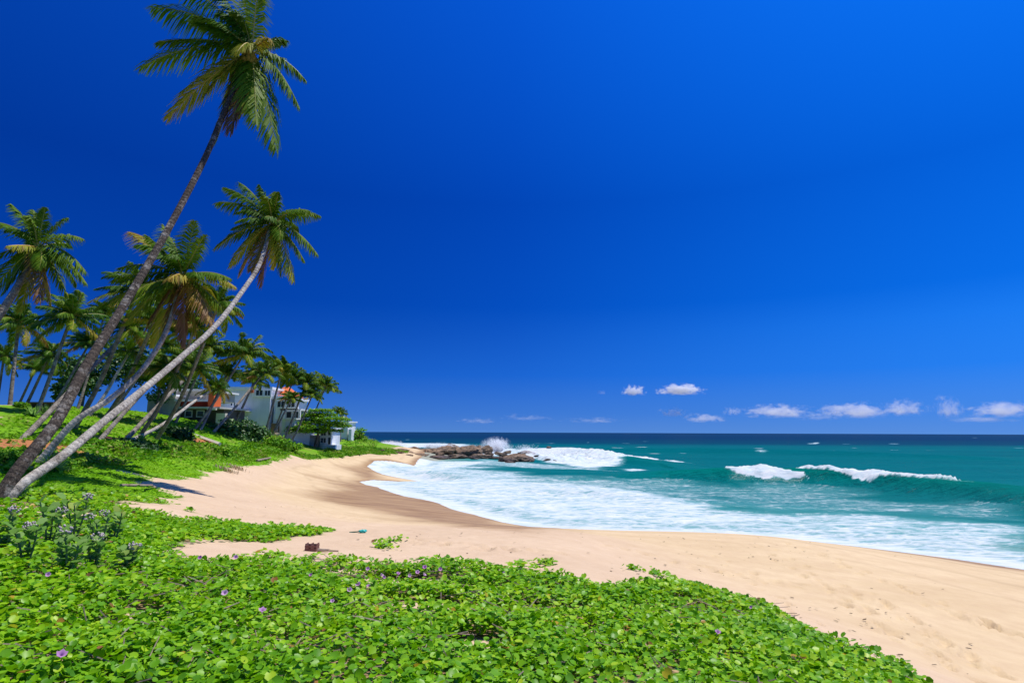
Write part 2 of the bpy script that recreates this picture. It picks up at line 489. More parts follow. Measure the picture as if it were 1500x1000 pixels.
c = t.mix(t.attr('soil'), c, t.mix(mid, (0.30, 0.10, 0.035), (0.42, 0.19, 0.08)))
rough = t.math('MULTIPLY_ADD', wetf, -0.38, 0.92)
h = t.math('ADD', t.math('MULTIPLY', fine, 0.25), t.math('ADD', t.math('MULTIPLY', t.noise(p, 9, 4, 0.6), 0.6), t.math('MULTIPLY', t.voro(p, 3.2, 'SMOOTH_F1'), 0.9)))
h = t.math('MULTIPLY', h, t.math('MULTIPLY_ADD', wetf, -0.9, 1.0))
SAND = t.surf(t.bsdf(c, rough, t.math('MULTIPLY_ADD', wetf, 0.04, 0.10), t.bump(h, 0.55, 0.06)))
beach = mesh_np('beach', np.stack([gx, gy, gz], -1).reshape(-1, 3), F, SAND,
                attrs={'veg': veg, 'wet': wet * (1 - veg), 'soil': soil, 'low': low, 'tide': tide})
tag(beach, 'pale golden sand curving round the bay with wet sand at the water', 'beach', kind='structure')
# sea bed out to the horizon
bm = bmesh.new()
for s in ((-30000, 250), (30000, 250), (30000, 30000), (-30000, 30000)):
    bm.verts.new((s[0], s[1], -7.0))
bm.faces.new(bm.verts[:])
me = bpy.data.meshes.new('sea_bed'); bm.to_mesh(me); bm.free()
t = NT('sea_bed_sand'); me.materials.append(t.surf(t.bsdf(t.mix(t.noise(t.pos(), 0.05), (0.2, 0.2, 0.15), (0.3, 0.28, 0.2)), 0.9)))
tag(link(bpy.data.objects.new('sea_bed', me)), 'sandy sea bed under the ocean', 'sea bed', kind='structure')

# ------------------------------------------------------------------ sea
ns, nq = 860, 760
ang = np.linspace(R(-50), R(58), ns)
rad = np.concatenate([np.exp(np.linspace(math.log(15), math.log(260), nq - 60)), np.exp(np.linspace(math.log(260), math.log(26000), 61))[1:]])
A, Rr = np.meshgrid(ang, rad)
sx, sy = np.sin(A) * Rr, np.cos(A) * Rr
sd = sdf_poly(sx, sy, WATER)
terr = np.full(sx.shape, -5.0)
k = Rr < 240
terr[k] = Z(sx[k], sy[k])

def polyline(pts, z=0.0):
    return plane(*np.array(pts, float).T, z)[:, :2]
def ridge(pts, amp, wf, wb, z, amps=None):
    """a swell: steep toward the shore (wf), long behind (wb)"""
    q = polyline(pts, z) if not isinstance(pts, np.ndarray) else pts
    best = np.full(sx.shape, 1e18); sg = np.zeros(sx.shape); tt = np.zeros(sx.shape)
    n = len(q) - 1
    for i in range(n):
        (ax, ay), (bx, by) = q[i], q[i + 1]
        ex, ey = bx - ax, by - ay
        L = ex * ex + ey * ey
        t_ = np.clip(((sx - ax) * ex + (sy - ay) * ey) / L, 0, 1)
        dx, dy = sx - ax - t_ * ex, sy - ay - t_ * ey
        d = dx * dx + dy * dy
        m = d < best
        best = np.where(m, d, best)
        s_ = np.sign(ex * dy - ey * dx)
        sg = np.where(m, s_, sg); tt = np.where(m, (i + t_) / n, tt)
    d = np.sqrt(best) * sg
    d = d + (fbm(sx / 3, sy / 3, 71, 3) - 0.5) * 0.9
    a = np.interp(tt, np.linspace(0, 1, len(amps)), amps) if amps is not None else np.sin(PI * np.clip(tt, 0, 1)) ** 0.6
    hgt = np.where(d > 0, np.exp(-(d / wb) ** 2), np.exp(-(np.abs(d) / wf) ** 2))
    return amp * a * hgt, d, tt
calm = sstep(0, 6, sd)
w = calm * (0.25 * (fbm(sx / 9, sy / 4, 5, 4) - 0.5) + 0.10 * (fbm(sx / 2, sy / 1.1, 6, 3) - 0.5)) * sstep(900, 200, Rr)
W1, d1, t1 = ridge([(900, 680), (980, 680), (1070, 683), (1180, 685), (1280, 690), (1430, 701), (1520, 708), (1650, 719)], 1.5, 2.0, 6.0, 1.5, [0.2, 0.6, 0.92, 0.95, 0.95, 0.85, 0.65, 0.4])
W2, d2, t2 = ridge([(800, 652), (900, 656), (1010, 657), (1150, 659), (1300, 662), (1500, 667)], 1.0, 4, 12, 0.8)
W3, d3, t3 = ridge([(770, 658), (830, 659), (880, 665), (960, 674)], 1.1, 2.5, 5, 0.8, [0.7, 1, 1, 0.4])
W4, d4, t4 = ridge([(690, 718), (760, 714), (830, 716), (930, 725), (1010, 735)], 0.35, 1.5, 3.0, 0.25)
sz = w + W1 + W2 + W3 + W4

foam = np.zeros(sx.shape)
def foam_poly(pts, val, soft, jit=1.0, seed=0, z=0.0):
    global foam
    s_ = sdf_poly(sx, sy, polyline(pts, z)) + (fbm(sx / (2.5 * jit), sy / (1.5 * jit), 80 + seed) - 0.5) * 2.5 * jit
    foam = np.maximum(foam, val * sstep(-soft, soft, s_))
# wash running up the sand, then thinning outward in lace
band = np.interp(sx, [-20, -12, -4, 4, 14, 24, 40], [9, 11, 13, 11, 7.5, 6.5, 6])
foam = np.maximum(foam, (0.70 + 0.45 * sstep(2.6, 0.3, sd)) * (1.0 - sstep(0.5, 1.25, sd / band + (fbm(sx / 7, sy / 3, 91, 4) - 0.5) * 0.9)) * (sx > -24) * (Rr < 95))
foam_poly([(560, 712), (620, 690), (700, 699), (760, 706), (850, 708), (930, 716), (1010, 733), (1090, 752), (1200, 770), (1000, 775), (760, 765)], 0.80, 2.5, 1.5, 1)
foam_poly([(580, 690), (640, 676), (720, 676), (690, 684), (640, 690), (640, 697)], 0.85, 2.0, 1.2, 2)
foam_poly([(620, 690), (760, 695), (900, 700), (1010, 716), (1120, 742), (1000, 738), (850, 716), (700, 705)], 0.55, 4.0, 2.0, 3)
foam_poly([(1010, 745), (1150, 752), (1300, 757), (1520, 768), (1520, 815), (1300, 792), (1100, 778)], 0.66, 2.0, 1.5, 4)
foam_poly([(770, 656), (835, 657), (885, 664), (930, 672), (905, 680), (880, 685), (850, 685), (800, 677), (765, 668)], 1.0, 2.0, 1.5, 5)
foam_poly([(700, 672), (760, 676), (850, 684), (900, 690), (800, 686), (680, 680)], 0.6, 2.0, 1.2, 6)
foam_poly([(640, 657), (760, 657), (800, 668), (700, 668)], 0.8, 3.0, 2.0, 7)
foam_poly([(540, 647), (600, 649), (680, 650), (690, 654), (600, 655), (545, 654)], 1.0, 4.0, 2.0, 8)
foam_poly([(880, 663), (965, 672), (962, 674.5), (880, 667)], 0.95, 0.8, 0.7, 9)
foam_poly([(970, 674), (990, 674.5), (1008, 678), (985, 677)], 0.9, 0.8, 0.8, 10)
foam_poly([(910, 687), (930, 686.5), (943, 688), (925, 690)], 0.85, 0.9, 1.0, 11)
foam = foam * (1 - sstep(0.12, 0.45, W1))
_cu = [900, 980, 1070, 1180, 1280, 1430, 1520, 1650]
def on_crest(us, up, down, val=1.0, seed=0):
    """foam along the breaking crest: how far up the back and down the face (m) at each photo column"""
    global foam
    ts = np.interp(us, _cu, np.linspace(0, 1, 8))
    u_, lo = np.interp(t1, ts, up, 0, 0), np.interp(t1, ts, down, 0, 0)
    j = fbm(sx / 0.9, sy / 0.9, 120 + seed, 4)
    m = sstep(0.15, -0.15, d1 - u_ * (0.5 + j)) * sstep(-0.35, 0.3, d1 + lo * (0.1 + 1.8 * j)) * ((u_ + lo) > 0.05) * (np.abs(d1) < 4)
    foam = np.maximum(foam, val * m)
on_crest([1062, 1072, 1100, 1122, 1140, 1160, 1180, 1200], [0.0, 0.7, 0.9, 0.8, -0.1, -0.7, -1.2, -1.6], [0.1, 0.7, 1.4, 1.6, 1.3, 1.7, 1.6, 1.68], 1.15, 1)
on_crest([1165, 1180, 1220, 1250, 1275, 1300, 1330, 1370, 1430], [0.1, 0.5, 0.8, 0.9, 0.9, 0.8, 0.5, 0.35, 0.0], [0.05, 0.1, 0.3, 0.9, 1.5, 1.3, 0.5, 0.15, 0.0], 1.15, 2)
foam_poly([(1001, 711), (1008, 710.5), (1010, 712.5), (1002, 713)], 0.8, 0.4, 0.3, 14)
_keepf = foam.copy()
foam_poly([(1080, 708), (1180, 712), (1300, 726), (1200, 735), (1080, 722)], 0.42, 2.0, 1.0, 15)
foam_poly([(860, 700), (1000, 704), (1090, 716), (1250, 730), (1500, 742), (1500, 764), (1300, 756), (1120, 748), (1000, 725), (880, 712)], 0.45, 2.5, 1.5, 16)
foam = np.where(W1 > 0.3, _keepf, foam)
rngc = np.random.default_rng(5)
for i in range(70):          # scattered white horses far out
    u, v = rngc.uniform(540, 1500), 639 + 26 * rngc.random() ** 1.3
    c = plane(np.array([u]), np.array([v]))[0]
    L = c[1] * rngc.uniform(0.002, 0.008)
    k = (np.abs(sx - c[0]) < 4 * L + 4) & (np.abs(sy - c[1]) < c[1] * 0.06)
    q = np.hypot((sx[k] - c[0]) / (L * 1.6), (sy[k] - c[1]) / (c[1] * 0.012 + 0.3))
    foam[k] = np.maximum(foam[k], rngc.uniform(0.45, 0.9) * sstep(1.3, 0.3, q + (fbm(sx[k] / L, sy[k] / L, 150 + i) - 0.5)))
lump = sstep(0.6, 1.0, foam) * calm
near_rocks = np.exp(-((sx - 8) / 14) ** 2 - ((sy - 108) / 16) ** 2)
crest = np.exp(-(d1 / 1.6) ** 2) * (t1 > 0) * (t1 < 1)
sz = sz + lump * (fbm(sx / 1.2, sy / 1.2, 95, 4) - 0.35) * (0.12 + 1.9 * near_rocks + 0.7 * crest)
hmax = np.clip(W1 / 1.5 + 0.7 * W3 / 1.1, 0, 1.2)
edge = sstep(0.0, 5.0, sd)
flat = np.maximum(sz * edge + 0.1 * (1 - edge), terr + 0.03)
hug = sstep(0.0, 3.5, sd)
zin = terr + 0.012 + 0.04 * sstep(0, 1.0, sd) + hug * (flat - terr - 0.03)
sz = np.where(sd > 0, zin, terr - 0.05 - 0.4 * sstep(0, 2.0, -sd))
idx = np.arange(ns * nq).reshape(nq, ns)
F = np.stack([idx[:-1, :-1], idx[:-1, 1:], idx[1:, 1:], idx[1:, :-1]], -1).reshape(-1, 4)
keep = (sd > -2.5)
km = (keep[:-1, :-1] | keep[1:, 1:]).ravel()
F = F[km]
depth = np.clip(sz - terr, 0, 6)
depth = np.maximum(depth, 2.5 * sstep(9, 16, sd))

t = NT('sea_water')
p = t.pos()
xyz = t.sep(p)
foam_a = t.attr('foam')
# lacy foam: bands and cells stretched along the shore
warp = t.mix(0.12, t.mapv(p, (0.34, 0.62, 0.3), rot=(0, 0, R(-12))), t.noise(p, 0.35, 3, 0.6, col=True), 'ADD')
lace = t.voro(warp, 2.6, 'DISTANCE_TO_EDGE')
lace = t.ramp(lace, [(0.0, 1.0), (0.22, 0.0)])
nb = t.noise(t.mapv(p, (0.22, 0.85, 0.3), rot=(0, 0, R(-10))), 1.0, 9, 0.70, 1.2)
nb = t.ramp(nb, [(0.22, 0.0), (0.78, 1.0)])
fil = t.noise(t.mapv(p, (0.5, 1.1, 0.3), rot=(0, 0, R(-10))), 1.4, 7, 0.62, 2.0)
fil = t.math('POWER', t.math('SUBTRACT', 1.0, t.math('ABSOLUTE', t.math('MULTIPLY_ADD', fil, 4.0, -2.0)), clamp=True), 2.0)
mask = t.math('ADD', t.math('MULTIPLY', nb, 0.62), t.math('ADD', t.math('MULTIPLY', lace, 0.18), t.math('MULTIPLY', fil, 0.30)))
fsum = t.math('SUBTRACT', t.math('ADD', foam_a, mask), 1.0)
ff = t.ramp(fsum, [(0.02, 0.0), (0.16, 0.30), (0.44, 1.0)])
ff = t.math('MULTIPLY', ff, t.ramp(foam_a, [(0.0, 0.0), (0.12, 1.0)]))
# body colour of the water with its depth and with distance from the shore
off = t.math('DIVIDE', xyz[1], 520.0, clamp=True)
body = t.ramp(off, [(0.0, (0.02, 0.20, 0.20)), (0.10, (0.002, 0.15, 0.155)), (0.2, (0.0, 0.122, 0.13)), (0.40, (0.0, 0.112, 0.128)), (0.5, (0.0, 0.045, 0.085)), (0.8, (0.0, 0.03, 0.075)), (1.0, (0.0, 0.024, 0.075))])
shallow = t.ramp(t.attr('depth'), [(0.0, (0.42, 0.40, 0.30)), (0.05, (0.22, 0.36, 0.30)), (0.17, (0.06, 0.30, 0.28)), (0.45, (0.0, 0.17, 0.18))])
body = t.mix(t.ramp(t.attr('depth'), [(0.02, 1.0), (0.40, 0.0)]), body, shallow)
body = t.mix(t.math('MULTIPLY', t.attr('thin'), 0.8, clamp=True), body, (0.0, 0.155, 0.115))
patch = t.noise(t.mapv(p, (0.012, 0.05, 0.02)), 1.0, 4, 0.6)
body = t.mix(t.ramp(patch, [(0.35, 0.35), (0.6, 0.0)]), body, t.mix(0.6, body, (0.0, 0.04, 0.075)))
rip = t.math('ADD', t.noise(t.mapv(p, (0.6, 1.5, 1)), 1.3, 6, 0.65), t.math('MULTIPLY', t.noise(t.mapv(p, (0.08, 0.25, 0.1)), 1.0, 5, 0.6), 3.0))
nrm = t.bump(rip, 0.5, 0.22)
body = t.mix(t.math('MULTIPLY', t.ramp(foam_a, [(0.15, 0.0), (0.85, 1.0)]), 0.75), body, (0.14, 0.40, 0.43))
dif = t.n('BsdfDiffuse'); t.put(dif.inputs[0], body); t.put(dif.inputs['Normal'], t.bump(rip, 1.0, 0.45))
glo = t.n('BsdfGlossy'); glo.inputs['Roughness'].default_value = 0.18; t.put(glo.inputs['Normal'], nrm)
lw = t.n('LayerWeight'); lw.inputs[0].default_value = 0.5; t.put(lw.inputs['Normal'], nrm)
# the photograph was taken through a polariser: little of the sky is mirrored
refl = t.math('MULTIPLY_ADD', t.math('POWER', lw.outputs['Facing'], 3.0), 0.10, 0.012)
refl = t.math('MULTIPLY', refl, t.math('SUBTRACT', 1.0, t.attr('thin'), clamp=True))
water = t.mixsh(refl, dif.outputs[0], glo.outputs[0])
fcol = t.mix(t.ramp(t.noise(t.mapv(p, (0.5, 1.3, 1)), 1.3, 5, 0.7), [(0.35, 0.0), (0.62, 1.0)]), (0.42, 0.52, 0.56), (0.62, 0.635, 0.635))
fh = t.math('ADD', t.math('MULTIPLY', nb, 1.0), t.math('MULTIPLY', t.noise(p, 5, 4, 0.7), 0.25))
foamsh = t.bsdf(fcol, 0.85, 0.1, t.bump(fh, 0.55, 0.2))
SEA = t.surf(t.mixsh(ff, water, foamsh))
sea = mesh_np('sea', np.stack([sx, sy, sz], -1).reshape(-1, 3), F, SEA, attrs={'foam': foam, 'depth': depth / 6, 'thin': hmax})
tag(sea, 'teal ocean with a breaking swell and white wash on the sand', 'sea', kind='structure')
# ------------------------------------------------------------------ box and tube collector
class MB:
    def __init__(s): s.v, s.f = [], []
    def add(s, v, f):
        o = len(s.v); s.v += [tuple(map(float, q)) for q in v]; s.f += [tuple(i + o for i in q) for q in f]
    def box(s, a, b):
        (x0, y0, z0), (x1, y1, z1) = a, b
        s.add([(x0, y0, z0), (x1, y0, z0), (x1, y1, z0), (x0, y1, z0), (x0, y0, z1), (x1, y0, z1), (x1, y1, z1), (x0, y1, z1)],
              [(0, 3, 2, 1), (4, 5, 6, 7), (0, 1, 5, 4), (1, 2, 6, 5), (2, 3, 7, 6), (3, 0, 4, 7)])
    def bar(s, p, q, r, n=6, r2=None):
        p, q = Vector(p), Vector(q); d = (q - p).normalized()
        e = d.cross(Vector((0, 0, 1)) if abs(d.z) < 0.9 else Vector((1, 0, 0))).normalized(); g = d.cross(e)
        r2 = r if r2 is None else r2
        v = [c + (e * math.cos(2 * PI * i / n) + g * math.sin(2 * PI * i / n)) * rr for c, rr in ((p, r), (q, r2)) for i in range(n)]
        s.add(v, [(i, (i + 1) % n, n + (i + 1) % n, n + i) for i in range(n)] + [tuple(range(n))[::-1], tuple(range(n, 2 * n))])
    def build(s, name, m, parent=None, smooth=False, bevel=0.0):
        me = bpy.data.meshes.new(name)
        off = Vector(parent.matrix_world.translation) if parent is not None else Vector((0, 0, 0))
        if parent is not None and parent.parent is not None: pass
        me.from_pydata([Vector(v) - off for v in s.v], [], s.f)
        me.materials.append(m)
        me.polygons.foreach_set('use_smooth', [smooth] * len(me.polygons))
        o = link(bpy.data.objects.new(name, me), parent)
        if bevel:
            b = o.modifiers.new('bevel', 'BEVEL'); b.width = bevel; b.segments = 2; b.limit_method = 'ANGLE'
        bpy.context.view_layer.update()
        return o

def catmull(pts, n):
    pts = np.asarray(pts, float)
    p = np.concatenate([[2 * pts[0] - pts[1]], pts, [2 * pts[-1] - pts[-2]]])
    out = []
    m = len(pts) - 1
    for t in np.linspace(0, m, n):
        i = min(int(t), m - 1); f = t - i
        a, b, c, d = p[i], p[i + 1], p[i + 2], p[i + 3]
        out.append(0.5 * (2 * b + (c - a) * f + (2 * a - 5 * b + 4 * c - d) * f * f + (3 * b - a - 3 * c + d) * f ** 3))
    return np.array(out)

def tube(pts, rad, n=10):
    """V, F and the distance along of a tapered tube"""
    pts = np.asarray(pts); m = len(pts)
    T = np.gradient(pts, axis=0); T /= np.linalg.norm(T, axis=1)[:, None] + 1e-9
    e = np.cross(T[0], [0.3, 0.9, 0.2]); e /= np.linalg.norm(e)
    V = []
    for i in range(m):
        e = e - T[i] * (e @ T[i]); e /= np.linalg.norm(e)
        g = np.cross(T[i], e)
        a = np.linspace(0, 2 * PI, n, endpoint=False)
        V.append(pts[i] + rad[i] * (np.cos(a)[:, None] * e + np.sin(a)[:, None] * g))
    V = np.concatenate(V)
    i = np.arange(m - 1)[:, None] * n + np.arange(n)[None]
    j = np.arange(m - 1)[:, None] * n + (np.arange(n)[None] + 1) % n
    F = np.stack([i, j, j + n, i + n], -1).reshape(-1, 4)
    along = np.repeat(np.concatenate([[0], np.cumsum(np.linalg.norm(np.diff(pts, axis=0), axis=1))]), n)
    return V, F, along

def scatter(tv, tf, pos, nrm, yaw, scale, fold=None):
    """copies of a leaf shape: tv (k,3) with y along the leaf, z its face; nrm (n,3) leaf normals"""
    n = len(pos)
    nrm = nrm / np.linalg.norm(nrm, axis=1)[:, None]
    h = np.stack([np.cos(yaw), np.sin(yaw), np.zeros(n)], -1)
    y = h - nrm * (h * nrm).sum(1)[:, None]
    y /= np.linalg.norm(y, axis=1)[:, None] + 1e-9
    x = np.cross(y, nrm)
    s = scale[:, None, None]
    V = pos[:, None] + s * (tv[None, :, 0, None] * x[:, None] + tv[None, :, 1, None] * y[:, None] + tv[None, :, 2, None] * nrm[:, None])
    F = tf[None] + (np.arange(n) * len(tv))[:, None, None]
    return V.reshape(-1, 3), F.reshape(-1, tf.shape[1])

# leaf shapes
VINE_V = np.array([(0, 0, 0), (0, .32, -.03), (0, .64, -.03), (0, .88, 0), (-.28, .03, .06), (-.51, .33, .13), (-.50, .70, .12), (-.24, 1.02, .06), (.28, .03, .06), (.51, .33, .13), (.50, .70, .12), (.24, 1.02, .06)], float)
VINE_F = np.array([(0, 1, 5, 4), (1, 2, 6, 5), (2, 3, 7, 6), (0, 8, 9, 1), (1, 9, 10, 2), (2, 10, 11, 3)])
OVAL_V = np.array([(0, 0, 0), (0, .55, .03), (0, 1.0, -.06), (-.24, .22, .05), (-.27, .66, .05), (.24, .22, .05), (.27, .66, .05)], float)
OVAL_F = np.array([(0, 1, 4, 3), (1, 2, 4, 4), (0, 5, 6, 1), (1, 6, 2, 2)])
OVAL_F = np.array([(0, 1, 4, 3), (0, 5, 6, 1), (1, 2, 2, 4), (1, 6, 6, 2)])
CARD_V = np.array([(0, 0, 0), (-.34, .5, .10), (0, 1, 0), (.34, .5, .10)], float)
CARD_F = np.array([(0, 3, 2, 1)])
BLADE_V = np.array([(-.05, 0, 0), (.05, 0, 0), (.03, .6, .12), (0, 1, .35), (-.03, .6, .12)], float)

# ------------------------------------------------------------------ shared materials
def leaf_mat(name, stops, rough=0.42, spec=0.45, trans=0.3):
    t = NT(name)
    return t.leaf(t.ramp(t.attr('tint'), stops), rough, spec, trans)
FROND = leaf_mat('palm_frond_green', [(0.0, (0.022, 0.078, 0.004)), (0.3, (0.062, 0.155, 0.006)), (0.55, (0.15, 0.235, 0.008)), (0.75, (0.32, 0.31, 0.02)), (0.9, (0.34, 0.21, 0.03)), (1.0, (0.20, 0.11, 0.05))], 0.55, 0.13, 0.27)
RACHIS = leaf_mat('palm_rachis', [(0.0, (0.22, 0.25, 0.05)), (0.6, (0.32, 0.30, 0.05)), (0.9, (0.50, 0.30, 0.05)), (1.0, (0.25, 0.15, 0.07))], 0.5, 0.4, 0.05)
VINE = leaf_mat('beach_creeper_leaf', [(0.0, (0.05, 0.18, 0.003)), (0.35, (0.135, 0.36, 0.003)), (0.7, (0.28, 0.53, 0.006)), (0.88, (0.42, 0.60, 0.02)), (0.93, (0.50, 0.36, 0.02)), (0.97, (0.34, 0.15, 0.04)), (1.0, (0.22, 0.13, 0.06))], 0.42, 0.32, 0.40)
LAWN = leaf_mat('short_turf_leaf', [(0.0, (0.10, 0.28, 0.004)), (0.5, (0.19, 0.42, 0.005)), (1.0, (0.28, 0.50, 0.010))], 0.7, 0.12, 0.35)
GRASS = leaf_mat('bank_grass', [(0.0, (0.04, 0.15, 0.004)), (0.5, (0.13, 0.34, 0.006)), (0.8, (0.22, 0.38, 0.012)), (1.0, (0.28, 0.26, 0.07))], 0.6, 0.2, 0.3)
BUSH = leaf_mat('dark_bush_leaf', [(0.0, (0.016, 0.065, 0.010)), (0.5, (0.040, 0.125, 0.014)), (1.0, (0.10, 0.20, 0.02))], 0.45, 0.4, 0.2)
ALMOND = leaf_mat('almond_leaf', [(0.0, (0.05, 0.17, 0.008)), (0.5, (0.13, 0.31, 0.010)), (0.9, (0.22, 0.38, 0.02)), (1.0, (0.35, 0.16, 0.03))], 0.4, 0.45, 0.3)
MILK = leaf_mat('milkweed_leaf', [(0.0, (0.10, 0.25, 0.04)), (0.5, (0.20, 0.38, 0.07)), (0.85, (0.32, 0.48, 0.15)), (1.0, (0.46, 0.50, 0.06))], 0.65, 0.2, 0.5)
DRYLEAF = leaf_mat('dry_frond', [(0.0, (0.34, 0.27, 0.15)), (0.5, (0.46, 0.37, 0.22)), (1.0, (0.58, 0.48, 0.30))], 0.8, 0.1, 0.1)

def trunk_mat(name, dark, mid, light, lo, hi):
    t = NT(name)
    p = t.obj()
    ring = t.n('TexWave', wave_type='BANDS', bands_direction='X')
    comb = t.n('CombineXYZ'); t.put(comb.inputs[0], t.attr('along'))
    ring.inputs['Scale'].default_value = 2.2; ring.inputs['Distortion'].default_value = 2.5; ring.inputs['Detail'].default_value = 2
    t.put(ring.inputs['Vector'], comb.outputs[0])
    rg = ring.outputs['Fac']
    n1, n2 = t.noise(p, 3.0, 6, 0.7), t.noise(p, 22, 4, 0.7)
    c = t.mix(t.ramp(n2, [(0.35, 0.0), (0.65, 1.0)]), dark, mid)
    c = t.mix(t.ramp(t.math('ADD', n1, t.math('MULTIPLY', n2, 0.35)), [(lo, 0.0), (hi, 1.0)]), c, light)
    c = t.mix(t.math('MULTIPLY', t.ramp(t.math('ADD', rg, t.math('MULTIPLY', n2, 0.5)), [(0.15, 1.0), (0.5, 0.0)]), 0.4), c, t.mix(0.65, c, (0.02, 0.016, 0.012)))
    h = t.math('ADD', t.math('MULTIPLY', rg, 0.25), t.math('MULTIPLY', n2, 0.9))
    return t.surf(t.bsdf(c, 0.9, 0.15, t.bump(h, 0.8, 0.05)))
TRUNK_SHADED = trunk_mat('shaded_palm_bark', (0.035, 0.028, 0.022), (0.105, 0.082, 0.062), (0.36, 0.33, 0.28), 0.70, 0.90)  # the tall palm's shade is put into this darker bark colour
TRUNK_PALE = trunk_mat('pale_lichened_palm_bark', (0.12, 0.10, 0.08), (0.30, 0.26, 0.21), (0.55, 0.51, 0.44), 0.52, 0.82)
TRUNK_GREY = trunk_mat('grey_palm_bark', (0.075, 0.06, 0.048), (0.20, 0.165, 0.13), (0.36, 0.32, 0.26), 0.58, 0.85)
def plain(name, c1, c2, scale=3.0, rough=0.85, spec=0.2, bump=0.3, dist=0.02):
    t = NT(name); p = t.obj()
    n = t.noise(p, scale, 5, 0.65)
    return t.surf(t.bsdf(t.mix(t.ramp(n, [(0.3, 0.0), (0.7, 1.0)]), c1, c2), rough, spec, t.bump(t.noise(p, scale * 6, 4, 0.6), bump, dist)))
NUT = plain('coconut_husk', (0.16, 0.16, 0.03), (0.32, 0.22, 0.04), 6)
WOOD = plain('weathered_wood', (0.16, 0.11, 0.075), (0.36, 0.29, 0.22), 5)
STEM = plain('green_stem', (0.12, 0.17, 0.05), (0.22, 0.25, 0.10), 8)
BARK = plain('brown_bark', (0.09, 0.065, 0.045), (0.22, 0.17, 0.13), 4)

# ------------------------------------------------------------------ coconut palms
def unit(v): return v / (np.linalg.norm(v, axis=-1, keepdims=True) + 1e-9)
UP = np.array([0, 0, 1.0])

def frond_arrays(p0, p1, p2, rng, nl=46, ll=0.55, lw=0.05, droop=0.7, tint=0.35, wind=(-0.3, 0.05, 0), rr=0.042, jitter=0.11):
    """one pinnate frond on a quadratic rachis: leaflets as two-piece blades hanging from both sides"""
    p0, p1, p2 = map(np.asarray, (p0, p1, p2))
    L = np.linalg.norm(p2 - p0) * 1.06
    ll, lw = ll * L * 0.36, lw
    t = np.linspace(0.10, 1.0, nl)
    def B(t): t = t[:, None]; return (1 - t) ** 2 * p0 + 2 * t * (1 - t) * p1 + t * t * p2
    def dB(t): t = t[:, None]; return 2 * (1 - t) * (p1 - p0) + 2 * t * (p2 - p1)
    Vs, Fs, Ts, Ms = [], [], [], []
    off = 0
    roll = rng.uniform(-0.35, 0.35)
    for s in (-1, 1):
        tj = np.clip(t + rng.uniform(-0.006, 0.006, nl), 0, 1)
        b, T = B(tj), unit(dB(tj))
        side = unit(np.cross(T, UP + 1e-3))
        nn = np.cross(side, T)
        side = side * math.cos(roll) + nn * math.sin(roll)
        prof = np.clip(np.sin(PI * np.clip(0.16 + 0.80 * tj, 0, 1)), 0.12, 1) ** 0.65
        ln = ll * prof * rng.uniform(0.85, 1.12, nl)
        d1 = unit(side * s * (0.85 - 0.35 * tj[:, None]) + T * (0.45 + 0.55 * tj[:, None]) + nn * 0.12 - UP * droop * 0.45 + np.array(wind) * 0.7 + rng.normal(0, jitter, (nl, 3)))
        d2 = unit(d1 - UP * droop * 1.1 + np.array(wind) * 0.9 + rng.normal(0, jitter * 0.7, (nl, 3)))
        m_ = b + d1 * ln[:, None] * 0.5
        e_ = m_ + d2 * ln[:, None] * 0.55
        wv = unit(T - d1 * (T * d1).sum(1)[:, None]) * (lw * rng.uniform(0.8, 1.2, nl))[:, None] * 0.5
        V = np.stack([b - wv * 0.6, b + wv * 0.6, m_ + wv, m_ - wv, e_ + wv * 0.12, e_ - wv * 0.12], 1).reshape(-1, 3)
        q = np.array([(0, 1, 2, 3), (3, 2, 4, 5)])
        F = (q[None] + (np.arange(nl) * 6)[:, None, None]).reshape(-1, 4) + off
        off += len(V)
        Vs.append(V); Fs.append(F); Ts.append(np.repeat(np.clip(tint + rng.normal(0, 0.06, nl) + 0.10 * (tj - 0.4), 0, 1), 6)); Ms.append(np.zeros(len(F)))
    tt = np.linspace(0, 1, 12)
    rv, rf, _ = tube(B(tt), np.linspace(rr, rr * 0.15, 12), 4)
    Vs.append(rv); Fs.append(rf + off); Ts.append(np.full(len(rv), np.clip(tint + 0.1, 0, 1))); Ms.append(np.ones(len(rf)))
    return np.concatenate(Vs), np.concatenate(Fs), np.concatenate(Ts), np.concatenate(Ms)

def join(parts):
    V, F, T, M, o = [], [], [], [], 0
    for v, f, t_, m in parts:
        V.append(v); F.append(f + o); T.append(t_); M.append(m); o += len(v)
    return np.concatenate(V), np.concatenate(F), np.concatenate(T), np.concatenate(M)

def nut_arrays(c, r, rng):
    bm = bmesh.new(); bmesh.ops.create_icosphere(bm, subdivisions=2, radius=1.0)
    v = np.array([x.co[:] for x in bm.verts]) * np.array([0.82, 0.82, 1.1]) * r
    f = np.array([[x.index for x in q.verts] for q in bm.faces]); bm.free()
    return v + c, f

def frond_free(c, az, el, L, droop_tip, rng):
    """rachis control points of a frond that leaves at elevation el and hangs under its weight and the sea wind"""
    d = np.array([math.cos(az) * math.cos(el), math.sin(az) * math.cos(el), math.sin(el)])
    p1 = c + d * L * 0.55
    p2 = c + d * L * 0.82 + np.array([-0.14 * L, 0.02 * L, -droop_tip * L])
    return c, p1, p2

